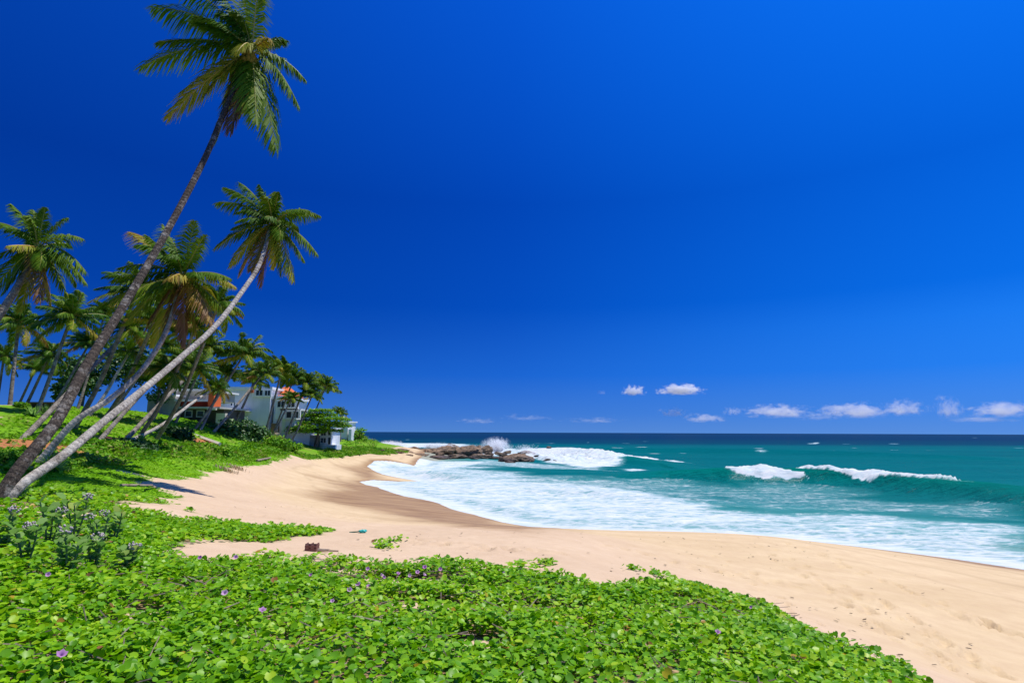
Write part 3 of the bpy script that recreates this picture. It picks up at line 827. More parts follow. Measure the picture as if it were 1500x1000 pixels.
def trunk_obj(path, r0, r1, mat, parent, rows, n=12, ridged=True, flare=1.3):
    pts = catmull(path, rows)
    s = np.linspace(0, 1, rows)
    rad = r1 + (r0 - r1) * (1 - s) ** 0.8
    rad = rad * (1 + (flare - 1) * np.exp(-s * 14))
    if ridged:
        ln = np.concatenate([[0], np.cumsum(np.linalg.norm(np.diff(pts, axis=0), axis=1))])
        rad = rad * (1 + 0.012 * np.sin(ln * 2 * PI / 0.17) + 0.05 * (vnoise(ln * 1.3, ln * 0 + r0 * 77, 4) - 0.5))
    V, F, al = tube(pts, rad, n)
    return mesh_np('trunk', V, F, mat, parent, attrs={'along': al})

def palm(path, label, mat, r0, r1, fronds=None, random_fronds=14, L=3.0, nuts=8, seed=1, rows=260, nl=66, group='tall palms leaning over the grass toward the sea', lw=0.055):
    """near palm: trunk, each frond, each coconut. fronds: (tip u, tip v, extra distance, arch, tint)"""
    rng = np.random.default_rng(seed)
    W = [np.asarray(q) for q in path]
    base = W[0]
    root = empty('coconut_palm', base, label, 'palm tree', group)
    W[0] = W[0] - np.array([0, 0, 0.35])
    trunk_obj(W, r0, r1, mat, root, rows, 14)
    c = W[-1]
    up = unit(W[-1] - W[-2])
    for (u, v, dd, arch, tint) in fronds or []:
        tip = P(u, v, c[1] + dd)
        b = c + up * 0.25 + unit(tip - c) * 0.12
        LL = np.linalg.norm(tip - b)
        mid = (b + tip) / 2 + UP * arch * LL
        V, F, T, M = frond_arrays(b, mid, tip, rng, nl, 0.82, lw, 0.85 if tint < 0.9 else 1.1, tint + 0.08)
        mesh_np('frond', V, F, [FROND, RACHIS], root, False, {'tint': T}, M)
    for k in range(random_fronds):
        az = k * 2.39996 + rng.uniform(-0.3, 0.3)
        el = rng.uniform(-0.5, 1.25)
        # these fill the crown toward and away from the viewer
        if abs(math.sin(az)) < 0.45: az = az + (PI / 3 if math.sin(az) >= 0 else -PI / 3)
        p0, p1, p2 = frond_free(c + up * 0.2, az, el, L * rng.uniform(0.85, 1.05), rng.uniform(0.05, 0.42), rng)
        V, F, T, M = frond_arrays(p0, p1, p2, rng, nl, 0.82, lw, 0.85, rng.uniform(0.2, 0.5) if el > 0 else rng.uniform(0.35, 0.85))
        mesh_np('frond', V, F, [FROND, RACHIS], root, False, {'tint': T}, M)
    for k in range(nuts):
        a = rng.uniform(0, 2 * PI)
        q = c + np.array([math.cos(a) * 0.3, math.sin(a) * 0.3, rng.uniform(-0.45, -0.05)])
        v, f = nut_arrays(q, rng.uniform(0.11, 0.15), rng)
        mesh_np('coconut', v, f, NUT, root)
    return root

CROWNS = []
for k in range(7):
    rng = np.random.default_rng(100 + k)
    prt = []
    nf = 30
    for i in range(nf):
        az = i * 2.39996 + rng.uniform(-0.25, 0.25)
        el = 1.3 - (1.8 if k < 4 else 1.35) * (i / nf) + rng.uniform(-0.15, 0.15)
        p0, p1, p2 = frond_free(np.zeros(3), az, el, rng.uniform(0.9, 1.08), rng.uniform(0.12, 0.42), rng)
        tint = rng.uniform(0.05, 0.42) if i < nf * 0.78 else rng.choice([0.3, 0.45, 0.5, 0.6, 0.72, 0.85 if i > nf - 3 else 0.5])
        prt.append(frond_arrays(p0, p1, p2, rng, 54, 0.80, 0.020, 0.85, tint + 0.06, rr=0.014))
    V, F, T, M = join(prt)
    o = mesh_np('crown', V, F, [FROND, RACHIS], None, False, {'tint': T}, M)
    CROWNS.append(o.data)
    bpy.data.objects.remove(o)

def far_palm(k, crown, r, base, y, yb, label, bend=0.2, mat=None, group='palms standing along the slope behind the beach', foot=None):
    """smaller palm: trunk and crown. crown, base in photo pixels, distances y (crown) and yb (foot)"""
    rng = np.random.default_rng(500 + k)
    c = P(crown[0], crown[1], y)
    b = P(base[0], base[1], yb)
    g = onz(b[0], b[1])
    b = np.array([b[0], b[1], g])
    root = empty('coconut_palm', b, label, 'palm tree', group)
    ch = c - b
    m1 = b + ch * 0.35 + np.array([bend * ch[0] * 0.25 + 0.12 * bend, 0, -bend * ch[2] * 0.22])
    m2 = b + ch * 0.72 + np.array([bend * ch[0] * 0.18, 0, -bend * ch[2] * 0.06])
    rr = rng.uniform(0.095, 0.125)
    trunk_obj([b - np.array([0, 0, 0.3]), m1, m2, c], rr * 1.15, rr * 0.8, mat or TRUNK_GREY, root, 40, 8, False)
    o = link(bpy.data.objects.new('crown', CROWNS[k % 4 if k < 12 else 4 + k % 3]), root)
    L = r * y / FPX * 1.15
    o.location = Vector(c - b)
    o.rotation_euler = (rng.uniform(-0.25, 0.25), rng.uniform(-0.1, 0.3), rng.uniform(-0.9, 0.9))
    o.scale = (L, L, L * rng.uniform(0.92, 1.08))
    return root
# ------------------------------------------------------------------ the four big palms
palm([P(-34, 762, 11.7), P(22, 694, 12.3), P(83, 616, 13.2), P(125, 538, 14.2), P(182, 446, 15.6), P(245, 338, 17.2), P(301, 230, 18.8), P(330, 160, 19.6), P(366, 80, 20.4)],
     'tallest coconut palm, its dark mottled trunk leaning right from the left corner', TRUNK_SHADED, 0.125, 0.078,
     [(226, 12, 0.3, 0.20, 0.2), (232, 62, -0.6, 0.16, 0.25), (208, 98, 0.5, 0.22, 0.3), (248, 172, 0.0, 0.14, 0.62), (318, 205, -0.3, 0.10, 0.35), (338, 190, -0.9, 0.10, 0.98), (300, 140, -1.2, 0.14, 0.6),
      (438, 156, 0.2, 0.30, 0.28), (404, 218, -0.5, 0.16, 0.3), (375, 180, -1.2, 0.12, 0.35), (448, 118, 0.8, 0.32, 0.3), (262, -22, 0.4, 0.2, 0.15), (300, -40, -0.4, 0.16, 0.2), (345, -52, 0.2, 0.1, 0.2), (378, -28, -0.7, 0.10, 0.45),
      (280, 30, -1.4, 0.14, 0.2), (420, 60, 1.4, 0.2, 0.3), (350, 168, 0.8, 0.12, 0.72)], 10, 2.7, 9, 11)
palm([P(-8, 742, 12.0), P(26, 715, 12.3), P(91, 668, 13.3), P(156, 614, 14.7), P(221, 561, 16.4), P(262, 526, 17.6), P(315, 478, 19.2), P(356, 425, 20.8), P(381, 385, 21.8), P(397, 332, 22.8)],
     'coconut palm with the longest pale mottled trunk, sweeping low over the grass', TRUNK_PALE, 0.10, 0.072,
     [(318, 298, 0.3, 0.25, 0.3), (330, 275, -0.5, 0.2, 0.25), (352, 268, 0.6, 0.16, 0.2), (380, 272, -0.4, 0.1, 0.2), (403, 282, 0.4, 0.1, 0.4), (408, 282, -0.7, 0.1, 0.25), (468, 316, 0.4, 0.28, 0.3), (452, 308, -0.6, 0.24, 0.25),
      (465, 372, -0.3, 0.24, 0.35), (446, 382, 0.6, 0.2, 0.35), (430, 410, -0.6, 0.16, 0.55), (412, 402, 0.3, 0.14, 0.35), (316, 364, -0.3, 0.22, 0.3), (338, 390, 0.5, 0.16, 0.5), (352, 402, -0.5, 0.14, 0.72), (383, 418, 0.2, 0.08, 0.97), (368, 396, -0.8, 0.12, 0.8), (340, 335, -1.0, 0.2, 0.35)],
     9, 1.9, 7, 12, 260, 56, lw=0.045)
palm([P(58, 664, 22.0), P(110, 617, 22.5), P(160, 585, 23.2), P(205, 545, 24.0), P(236, 500, 24.6), P(252, 462, 25.0), P(266, 412, 25.4)],
     'coconut palm with pale curved trunk and broad yellowing crown behind the tall dark trunk', TRUNK_PALE, 0.112, 0.09,
     [(192, 340, 0.3, 0.20, 0.72), (215, 345, -0.6, 0.14, 0.35), (240, 330, 0.5, 0.12, 0.3), (285, 325, -0.3, 0.08, 0.4), (296, 362, 0.5, 0.18, 0.4), (300, 345, -0.7, 0.12, 0.3), (345, 420, 0.3, 0.26, 0.62), (338, 408, -0.4, 0.2, 0.3), (340, 470, 0.3, 0.2, 0.4),
      (313, 478, -0.8, 0.22, 0.86), (213, 485, -0.6, 0.16, 0.90), (190, 470, 0.4, 0.2, 0.4), (162, 445, 0.2, 0.22, 0.3), (165, 412, -0.4, 0.2, 0.25), (175, 392, 0.6, 0.2, 0.25), (240, 500, -0.5, 0.1, 0.97), (270, 505, -0.3, 0.08, 0.95), (290, 500, 0.4, 0.1, 0.7), (225, 505, 0.6, 0.12, 0.55), (310, 445, 0.8, 0.2, 0.3)],
     18, 2.9, 9, 13, 200, 56)
palm([P(-55, 560, 24.0), P(-20, 492, 24.5), P(8, 448, 25.0), P(30, 412, 25.4), P(52, 368, 25.8)],
     'coconut palm at the left edge with grey trunk and full drooping crown', TRUNK_GREY, 0.17, 0.12,
     [(-10, 325, 0.3, 0.2, 0.3), (18, 300, -0.4, 0.22, 0.3), (48, 308, 0.4, 0.1, 0.25), (66, 305, -0.3, 0.1, 0.3), (98, 320, 0.5, 0.18, 0.25), (122, 350, -0.3, 0.28, 0.35), (127, 415, 0.3, 0.26, 0.35), (126, 398, -0.5, 0.28, 0.3), (98, 432, 0.4, 0.22, 0.4), (58, 440, -0.9, 0.12, 0.86),
      (30, 455, 0.3, 0.12, 0.5), (-20, 440, 0.4, 0.2, 0.3), (-25, 385, -0.4, 0.22, 0.3), (5, 430, -0.8, 0.2, 0.35), (75, 445, 0.5, 0.12, 0.7)],
     9, 2.4, 10, 14, 150, 52)

# ------------------------------------------------------------------ palms farther along the slope
FAR = [  # crown pixel, crown radius, foot pixel, distance of crown and foot, label, bend
    ((105, 463), 54, (52, 600), 40, 39, 'dense green coconut palm crown just right of the left edge palm, above the wooden bench', 0.1),
    ((28, 472), 46, (14, 598), 47, 46, 'shaded coconut palm under the left edge crown', 0.1),
    ((6, 522), 32, (-6, 598), 52, 52, 'small dark coconut palm at the far left with blue sky beneath its crown', 0.1),
    ((74, 518), 34, (36, 594), 52, 52, 'straight thin coconut palm against the blue gap left of the bench', 0.1),
    ((154, 458), 26, (112, 606), 50, 48, 'small coconut palm peeping between the left crowns and the tall dark trunk', 0.2),
    ((192, 482), 40, (22, 668), 38, 28, 'coconut palm with a long thin trunk slanting behind the tall dark trunk', 0.15),
    ((190, 515), 30, (126, 612), 46, 44, 'coconut palm with a slim pale trunk beside the shaded undergrowth', 0.3),
    ((244, 538), 40, (132, 664), 36, 30, 'coconut palm whose brown trunk slants up from the bare red earth', 0.1),
    ((288, 538), 40, (178, 652), 44, 36, 'coconut palm with thin trunk slanting up from the round dark bush', 0.1),
    ((318, 566), 26, (180, 650), 46, 36, 'coconut palm with the lowest, nearly lying trunk in front of the grey house', 0.5),
    ((320, 445), 46, (228, 606), 36, 40, 'coconut palm crown tucked behind the pale sweeping trunk', 0.2),
    ((202, 424), 52, (108, 606), 35, 36, 'dark coconut palm crown behind the yellowing palm, left of it', 0.2),
    ((357, 520), 50, (282, 642), 54, 52, 'coconut palm with big bright crown before the white house', 0.15),
    ((333, 548), 34, (290, 650), 56, 52, 'coconut palm with short crown just left of the big bright one', 0.15),
    ((385, 548), 36, (308, 650), 60, 53, 'coconut palm with orange tinged base fronds in front of the white wall', 0.15),
    ((412, 546), 35, (386, 622), 68, 68, 'coconut palm in front of the orange hip roof', 0.1),
    ((431, 552), 30, (397, 624), 74, 74, 'coconut palm just right of the orange hip roof', 0.1),
    ((448, 562), 30, (412, 648), 74, 72, 'slender coconut palm leaning over the white terrace', 0.15),
    ((457, 580), 24, (422, 652), 74, 72, 'low coconut palm leaning beside the flat crowned tree', 0.2),
    ((477, 566), 30, (438, 654), 84, 80, 'coconut palm standing highest above the flat crowned tree, rightmost of the row', 0.2),
    ((427, 584), 20, (394, 634), 72, 70, 'young coconut palm with a sparse crown before the white terrace', 0.15),
    ((268, 524), 38, (222, 606), 50, 50, 'coconut palm above the grey house, left of the red panel', 0.15),
    ((234, 505), 40, (150, 612), 46, 44, 'coconut palm half hidden behind the curved pale trunk', 0.2),
    ((130, 505), 36, (74, 600), 50, 48, 'coconut palm behind the tall dark trunk at mid height', 0.15),
    ((305, 508), 36, (256, 612), 52, 52, 'coconut palm showing under the pale trunk, above the red panel', 0.15),
    ((498, 604), 15, (499, 640), 98, 98, 'smallest coconut palm, alone beside the white beach villa', 0.0),
    ((286, 482), 46, (200, 612), 35, 38, 'olive coconut palm crown filling the space under the yellowing palm, right side', 0.2),
    ((226, 470), 44, (140, 610), 34, 38, 'olive coconut palm crown filling the space under the yellowing palm, left side', 0.2),
    ((372, 560), 28, (338, 616), 66, 66, 'coconut palm with thin upright trunk against the white house wall', 0.1),
    ((52, 540), 26, (24, 596), 56, 56, 'low coconut palm at the left horizon beside the sandy track', 0.1),
]
for i, (c, r, b, y, yb, lab, bend) in enumerate(FAR):
    far_palm(i, c, r, b, y, yb, lab, bend, TRUNK_PALE if i in (6, 9) else None)
# ------------------------------------------------------------------ creepers, turf, grass
rg = np.random.default_rng(77)

def sample_fan(r0, r1, n, a0=-62, a1=50):
    a = rg.uniform(R(a0), R(a1), n)
    r = np.sqrt(rg.uniform(r0 * r0, r1 * r1, n))
    return np.sin(a) * r, np.cos(a) * r

def leaves(name, label, cat, mat, zones, tv, tf, tint_fn, smooth=False):
    """zones: (r0, r1, per m2, size lo, size hi, height, tilt, visible part of the fan)"""
    P_, N_, Y_, S_, T_ = [], [], [], [], []
    for (r0, r1, dn, s0, s1, hh, tilt, a0, a1) in zones:
        area = 0.5 * R(a1 - a0) * (r1 * r1 - r0 * r0)
        x, y = sample_fan(r0, r1, int(area * dn), a0, a1)
        vm = veg_mask(x, y)
        k = rg.random(len(x)) < np.clip((vm - 0.15) * 1.3, 0, 1) * (1 - 0.93 * open_ground(x, y))
        k &= rg.random(len(x)) < np.clip(0.25 + 2.2 * (fbm(x / 0.55, y / 0.55, 44, 4) - 0.23), 0.10, 1)
        x, y, vm = x[k], y[k], vm[k]
        n = len(x)
        mound = hh * (0.25 + 1.1 * fbm(x / 0.8, y / 0.8, 45, 3)) * np.clip(vm * 1.3 - 0.2, 0.15, 1)
        z = Z(x, y) + 0.01 + mound * rg.uniform(0.15, 1.0, n)
        P_.append(np.stack([x, y, z], -1))
        az = rg.uniform(0, 2 * PI, n); tl = np.abs(rg.normal(0, tilt, n))
        N_.append(np.stack([np.sin(tl) * np.cos(az), np.sin(tl) * np.sin(az), np.cos(tl)], -1))
        Y_.append(rg.uniform(0, 2 * PI, n)); S_.append(rg.uniform(s0, s1, n))
        T_.append(tint_fn(x, y, n))
    P_, N_, Y_, S_, T_ = map(np.concatenate, (P_, N_, Y_, S_, T_))
    V, F = scatter(tv, tf, P_, N_, Y_, S_)
    o = mesh_np(name, V, F, mat, None, smooth, {'tint': np.repeat(T_, len(tv))})
    return tag(o, label, cat, kind='stuff'), len(P_)

def vine_tint(x, y, n):
    b = 0.24 + 0.56 * rg.random(n) + 0.35 * (fbm(x / 1.3, y / 1.3, 46, 3) - 0.5)
    old = rg.random(n)
    b = np.where(old < 0.010, rg.uniform(0.90, 1.0, n), np.where(old < 0.045, rg.uniform(0.82, 0.89, n), np.clip(b, 0, 0.82)))
    return b
vine, nv = leaves('beach_creeper', 'thick green beach creeper with rounded leaves covering the near dune', 'creeper', VINE,
      [(3.0, 6.5, 1750, 0.024, 0.066, 0.18, 0.62, -52, 46), (6.5, 10, 1250, 0.034, 0.070, 0.19, 0.55, -54, 46), (10, 15, 760, 0.045, 0.085, 0.16, 0.5, -56, 30), (15, 19, 160, 0.07, 0.11, 0.10, 0.5, -60, 5)],
      VINE_V, VINE_F, vine_tint, True)
# stray runners on the open sand
RUN = []
for pts in [[(553, 803), (562, 797), (575, 793), (590, 791)], [(553, 800), (560, 803), (575, 804)], [(600, 826), (640, 824), (690, 829)], [(955, 838), (968, 846), (985, 852), (1000, 861)],
            [(795, 828), (800, 826), (808, 826)], [(925, 834), (932, 836)], [(620, 833), (645, 824), (660, 828)], [(380, 812), (400, 817), (412, 819)], [(430, 822), (470, 818)], [(300, 795), (360, 792), (440, 783)],
            [(720, 842), (760, 832), (800, 836)], [(760, 832), (775, 829)]]:
    q = hit(*dens_open(pts, 8).T)
    RUN.append(q)
q = np.concatenate(RUN)
q = np.repeat(q, 3, 0) + rg.normal(0, 0.06, (len(q) * 3, 3)) * np.array([1, 1.3, 0])
q[:, 2] = Z(q[:, 0], q[:, 1]) + rg.uniform(0.015, 0.10, len(q))
az = rg.uniform(0, 2 * PI, len(q)); tl = np.abs(rg.normal(0, 0.5, len(q)))
V, F = scatter(VINE_V, VINE_F, q, np.stack([np.sin(tl) * np.cos(az), np.sin(tl) * np.sin(az), np.cos(tl)], -1), rg.uniform(0, 6.28, len(q)), rg.uniform(0.05, 0.095, len(q)))
tag(mesh_np('creeper_runner', V, F, VINE, None, True, {'tint': np.repeat(vine_tint(q[:, 0], q[:, 1], len(q)), 12)}),
    'thin trails of creeper leaves straying over the open sand', 'creeper runners', kind='stuff')
# bare stems and dead leaves under the creeper
x, y = sample_fan(3.2, 11, 2600, -50, 44)
k = veg_mask(x, y) > 0.4; x, y = x[k], y[k]
V, F, o = [], [], 0
for a, b in zip(x, y):
    an, L = rg.uniform(0, 6.28), rg.uniform(0.15, 0.5)
    z0 = onz(a, b) if False else 0
    V.append([(a, b, rg.uniform(0.01, 0.06)), (a + math.cos(an) * L, b + math.sin(an) * L, rg.uniform(0.02, 0.16))])
V = np.array(V).reshape(-1, 3)
V[:, 2] += Z(V[:, 0], V[:, 1])
p0, p1 = V[0::2], V[1::2]
d = unit(p1 - p0); s1 = unit(np.cross(d, UP)) * 0.004; s2 = np.array([0, 0, 0.007])
VV = np.stack([p0 - s1, p0 + s1, p0 + s2, p1 - s1, p1 + s1, p1 + s2], 1).reshape(-1, 3)
q = np.array([(0, 1, 4, 3), (1, 2, 5, 4), (2, 0, 3, 5)])
FF = (q[None] + (np.arange(len(p0)) * 6)[:, None, None]).reshape(-1, 4)
tag(mesh_np('creeper_stems', VV, FF, WOOD, None, False), 'dry brown creeper stems between the green leaves', 'creeper stems', kind='stuff')

lawn, nl_ = leaves('turf', 'bright green low turf between the palms and the sand', 'turf', LAWN,
      [(14, 20, 170, 0.05, 0.10, 0.03, 0.35, -64, -8), (20, 34, 110, 0.08, 0.15, 0.03, 0.35, -66, -8), (34, 70, 28, 0.16, 0.28, 0.05, 0.4, -60, -12)],
      CARD_V, CARD_F, lambda x, y, n: np.clip(0.5 + 0.9 * (fbm(x / 2.2, y / 2.2, 47, 4) - 0.5) + rg.normal(0, 0.2, n), 0, 1))
# longer, rougher growth on the bank above the turf
def bank_pts(polys, n):
    out = []
    for poly, k, h in polys:
        q = hit(*dens(poly, 2).T)[:, :2]
        lo, hi = q.min(0), q.max(0)
        xy = rg.uniform(lo, hi, (n * k, 2))
        xy = xy[sdf_poly(xy[:, 0], xy[:, 1], q) + (fbm(xy[:, 0], xy[:, 1], 48) - 0.5) * 2.0 > 0]
        xy = xy[rg.random(len(xy)) > 0.95 * open_ground(xy[:, 0], xy[:, 1])]
        out.append(np.column_stack([xy, np.full(len(xy), h)]))
    return np.concatenate(out)
b = bank_pts([([(-40, 640), (60, 640), (150, 655), (240, 660), (320, 668), (430, 662), (470, 668), (300, 672), (200, 674), (100, 690), (0, 700), (-60, 700)], 8, 0.22),
              ([(150, 662), (200, 668), (320, 668), (410, 664), (430, 648), (330, 652), (240, 650)], 6, 0.38),
              ([(-60, 590), (60, 598), (200, 612), (330, 630), (330, 650), (100, 655), (-60, 660)], 7, 0.14),
              ([(490, 655), (545, 655), (600, 662), (560, 666), (470, 668)], 5, 0.35), ([(505, 640), (535, 632), (560, 645), (550, 655), (500, 655)], 4, 0.5)], 1500)
V, F, T = [], [], []
nb_ = len(b)
zz = Z(b[:, 0], b[:, 1])
pos = np.repeat(np.column_stack([b[:, :2], zz]), 5, 0) + rg.normal(0, 0.16, (nb_ * 5, 3)) * np.array([1, 1, 0])
hh = np.repeat(b[:, 2], 5)
clump = fbm(pos[:, 0] / 1.5, pos[:, 1] / 1.5, 49, 4)
pos[:, 2] = Z(pos[:, 0], pos[:, 1]) + hh * np.clip(clump * 2 - 0.5, 0.05, 1.3) * rg.uniform(0.1, 0.9, len(pos))
az = rg.uniform(0, 2 * PI, len(pos)); tl = rg.uniform(0.1, 1.2, len(pos))
V, F = scatter(CARD_V, CARD_F, pos, np.stack([np.sin(tl) * np.cos(az), np.sin(tl) * np.sin(az), np.cos(tl)], -1), rg.uniform(0, 6.28, len(pos)), 0.14 + 0.30 * hh * rg.uniform(0.6, 1.2, len(pos)))
T = np.clip(0.5 + 1.3 * (clump - 0.5) + rg.normal(0, 0.18, len(pos)) + np.where(hh < 0.2, 0.36, 0), 0, 1)
tag(mesh_np('bank_grass', V, F, GRASS, None, False, {'tint': np.repeat(T, 4)}), 'rough green grass and weeds on the bank below the houses', 'grass', kind='stuff')

# ------------------------------------------------------------------ purple flowers of the creeper
t = NT('purple_petal')
PETAL = t.leaf(t.mix(t.rnd(), (0.42, 0.16, 0.44), (0.60, 0.36, 0.58)), 0.6, 0.2, 0.3)
fv = []
bm = bmesh.new()
prof = [(0.004, 0.0), (0.008, 0.022), (0.020, 0.040), (0.036, 0.046)]
for r_, z_ in prof:
    for i in range(10):
        rr = r_ * (1 + (0.10 * math.cos(PI * i) if r_ > 0.03 else 0))
        bm.verts.new((rr * math.cos(i * PI / 5), rr * math.sin(i * PI / 5), z_ + (0.006 * math.cos(PI * i) if r_ > 0.03 else 0)))
bm.verts.ensure_lookup_table()
for j in range(3):
    for i in range(10):
        bm.faces.new([bm.verts[j * 10 + i], bm.verts[j * 10 + (i + 1) % 10], bm.verts[(j + 1) * 10 + (i + 1) % 10], bm.verts[(j + 1) * 10 + i]])
FLOWER = bpy.data.meshes.new('flower'); bm.to_mesh(FLOWER); bm.free()
FLOWER.materials.append(PETAL)
FLOWER.polygons.foreach_set('use_smooth', [True] * len(FLOWER.polygons))
spots = [(1052, 948, 'bright purple creeper flower alone among leaves near the lower right edge of the creeper'), (1103, 904, 'pale purple creeper flower closest to the open sand on the right'),
         (511, 882, 'purple creeper flower just above the leafy middle, nearest the small bare patch on the left'), (538, 846, 'purple creeper flower left of the sparse sandy strip'),
         (525, 873, None), (540, 875, None), (557, 857, None), (561, 859, None), (582, 855, None), (600, 857, None), (611, 852, None), (622, 844, 'purple creeper flower highest in the row along the sandy strip'), (644, 846, None),
         (455, 857, None), (440, 838, None), (344, 829, 'pale creeper flower nearest the bare sand tongue on the left'), (292, 830, None), (85, 994, 'purple creeper flower at the bottom left corner'),
         (382, 919, None), (328, 889, None), (486, 900, None), (738, 852, 'mauve creeper flower at the sandy edge in the middle'), (68, 861, None), (620, 856, None)]
for u, v, lab in spots:
    g = ground(u, v + 5)
    o = link(bpy.data.objects.new('creeper_flower', FLOWER))
    dirc = unit(CAM - g)
    o.location = g + np.array([0, 0, 0.14]) + dirc * 0.10
    nrmv = Vector(dirc * 0.7 + np.array([rg.normal(0, .3), rg.normal(0, .3), 0.7]))
    o.rotation_euler = nrmv.to_track_quat('Z', 'Y').to_euler()
    s_ = rg.uniform(0.55, 0.85)
    o.scale = (s_, s_, s_)
    tag(o, lab or 'small purple creeper flower open among the green leaves', 'flower', 'purple flowers of the beach creeper')

# ------------------------------------------------------------------ broad-leaved plants at the left
def blob_pts(c, r, n, rng, lumps=9, hollow=0.55):
    """points through a lumpy crown: several overlapping balls inside an ellipsoid, denser near their skins"""
    c, r = np.asarray(c, float), np.asarray(r, float)
    L = rng.normal(0, 1, (lumps, 3)); L = unit(L) * rng.uniform(0.25, 0.8, (lumps, 1))
    k = rng.integers(0, lumps, n)
    d = unit(rng.normal(0, 1, (n, 3)))
    rad = rng.uniform(hollow, 1.0, (n, 1)) * rng.uniform(0.28, 0.5, lumps)[k][:, None]
    p = L[k] + d * rad
    return c + p * r, unit(d + UP * 0.7), k

def cloud_of_leaves(name, c, r, n, size, mat, parent, rng, lumps=9, tv=CARD_V, tf=CARD_F, tint=0.5, ground_clip=True):
    p, nr_, k = blob_pts(c, r, n, rng, lumps)
    if ground_clip:
        gz_ = Z(p[:, 0], p[:, 1]); p[:, 2] = np.maximum(p[:, 2], gz_ + rng.uniform(0.02, 0.3, n))
    nr_ = unit(nr_ + rng.normal(0, 0.45, (n, 3)))
    tl = np.clip(tint + rng.normal(0, 0.16, n) + rng.uniform(-0.22, 0.22, lumps)[k], 0, 1)
    V, F = scatter(tv, tf, p, nr_, rng.uniform(0, 6.28, n), size * rng.uniform(0.6, 1.3, n))
    return mesh_np(name, V, F, mat, parent, False, {'tint': np.repeat(tl, len(tv))})

t = NT('milkweed_bloom'); BLOOM = t.surf(t.bsdf(t.mix(t.noise(t.obj(), 40), (0.26, 0.22, 0.22), (0.50, 0.43, 0.43)), 0.8, 0.1))
def milkweed(u, vb, vt, label, k, lean=0.0):
    rng = np.random.default_rng(900 + k)
    g = ground(u, vb)
    H = (vb - vt) / FPX * g[1] * 1.05
    root = empty('milkweed_plant', g, label, 'milkweed', 'broad leaved milkweed plants standing in the creeper')
    for si in range(3):
        a = si * 2.1 + k
        top = g + np.array([math.cos(a) * 0.22 * H + lean, math.sin(a) * 0.2 * H, H * rng.uniform(0.72, 1.0)])
        path = [g - np.array([0, 0, 0.08]), g + (top - g) * 0.5 + np.array([0.03, 0, 0]), top]
        pts = catmull(path, 10)
        V, F, al = tube(pts, np.linspace(0.014, 0.007, 10), 6)
        st = mesh_np('stem', V, F, STEM, root)
        m = 15
        s = np.linspace(0.25, 1.0, m)
        pos = np.array([pts[min(9, int(q * 9))] for q in s])
        yaw = np.arange(m) * PI / 2 * 1.02 + rng.uniform(0, 6) + (np.arange(m) % 2) * PI
        tilt = np.linspace(0.35, 1.15, m)[::1]
        # leaf normal leans back toward the stem, so blades rise outward
        nr_ = np.stack([-np.cos(yaw) * np.sin(tilt * 0.75), -np.sin(yaw) * np.sin(tilt * 0.75), np.cos(tilt * 0.75)], -1) + rng.normal(0, 0.12, (m, 3))
        tv = OVAL_V * np.array([1.35, 1, 1])
        V, F = scatter(tv, OVAL_F, pos, nr_, yaw, rng.uniform(0.09, 0.165, m) * (0.75 + H * 0.25))
        F3 = [F[(F[:, 2] != F[:, 1]) & (F[:, 2] != F[:, 3])], np.array([(f[0], f[1], f[3]) for f in F if f[2] == f[1]])]
        mesh_np('foliage', V, F3, MILK, root, True, {'tint': np.repeat(np.clip(rng.normal(0.55, 0.22, m), 0, 1), 7)})
        if si < 1:
            q = rng.normal(0, 1, (26, 3)); q = unit(q) * np.array([0.06, 0.06, 0.04]) + pts[-1] + np.array([0, 0, 0.03])
            vv, ff, oo = [], [], 0
            for c in q:
                s_ = 0.017
                vv += [c + np.array(d) * s_ for d in ((1, 0, 0), (-1, 0, 0), (0, 1, 0), (0, -1, 0), (0, 0, 1), (0, 0, -1))]
                ff += [(oo + a, oo + b_, oo + c_) for a, b_, c_ in ((0, 2, 4), (2, 1, 4), (1, 3, 4), (3, 0, 4), (2, 0, 5), (1, 2, 5), (3, 1, 5), (0, 3, 5))]
                oo += 6
            mesh_np('flower_cluster', np.array(vv), np.array(ff), BLOOM, root)
for k, (u, vb, vt, lab) in enumerate([
        (68, 805, 738, 'tall milkweed with grey green leaves, left of the pair against the shaded turf'), (104, 800, 734, 'tall milkweed with the highest mauve flower head'),
        (32, 838, 768, 'broad milkweed clump at the left, dark leaves low down'), (138, 812, 752, 'slender milkweed right of the tall pair'), (162, 802, 748, 'small upright milkweed farthest right along the shadow'),
        (92, 850, 786, 'milkweed in front of the tall pair, yellowing leaves'), (2, 812, 756, 'milkweed cut by the left edge'), (182, 846, 806, 'dark low milkweed standing alone in the creeper'), (132, 842, 792, 'milkweed with drooping mauve flowers near the lone low one')]):
    milkweed(u, vb, vt, lab, k)

# ------------------------------------------------------------------ bushes and the flat-crowned tree
def bush(u, vb, w, h, y, label, k, mat=BUSH, n=2600, size=0.22, tint=0.5, name='bush', group='dense bushes on the bank', tv=CARD_V, tf=CARD_F):
    rng = np.random.default_rng(700 + k)
    b = P(u, vb, y); g = onz(b[0], b[1]); b = np.array([b[0], b[1], min(g, b[2]) if abs(g - b[2]) < 1.5 else g])
    W_, H_ = w / FPX * y, h / FPX * y
    root = empty(name, b, label, 'bush', group)
    cloud_of_leaves('foliage', b + np.array([0, 0, H_ * 0.46]), (W_ * 0.60, W_ * 0.48, H_ * 0.60), n, size, mat, root, rng, 11, tv, tf, tint)
    m = MB()
    for i in range(5):
        a = i * 1.3 + k
        m.bar(b - np.array([0, 0, 0.2]), b + np.array([math.cos(a) * W_ * 0.22, math.sin(a) * W_ * 0.2, H_ * 0.55]), 0.05, 5, 0.02)
    m.build('stem', BARK, root)
    return root
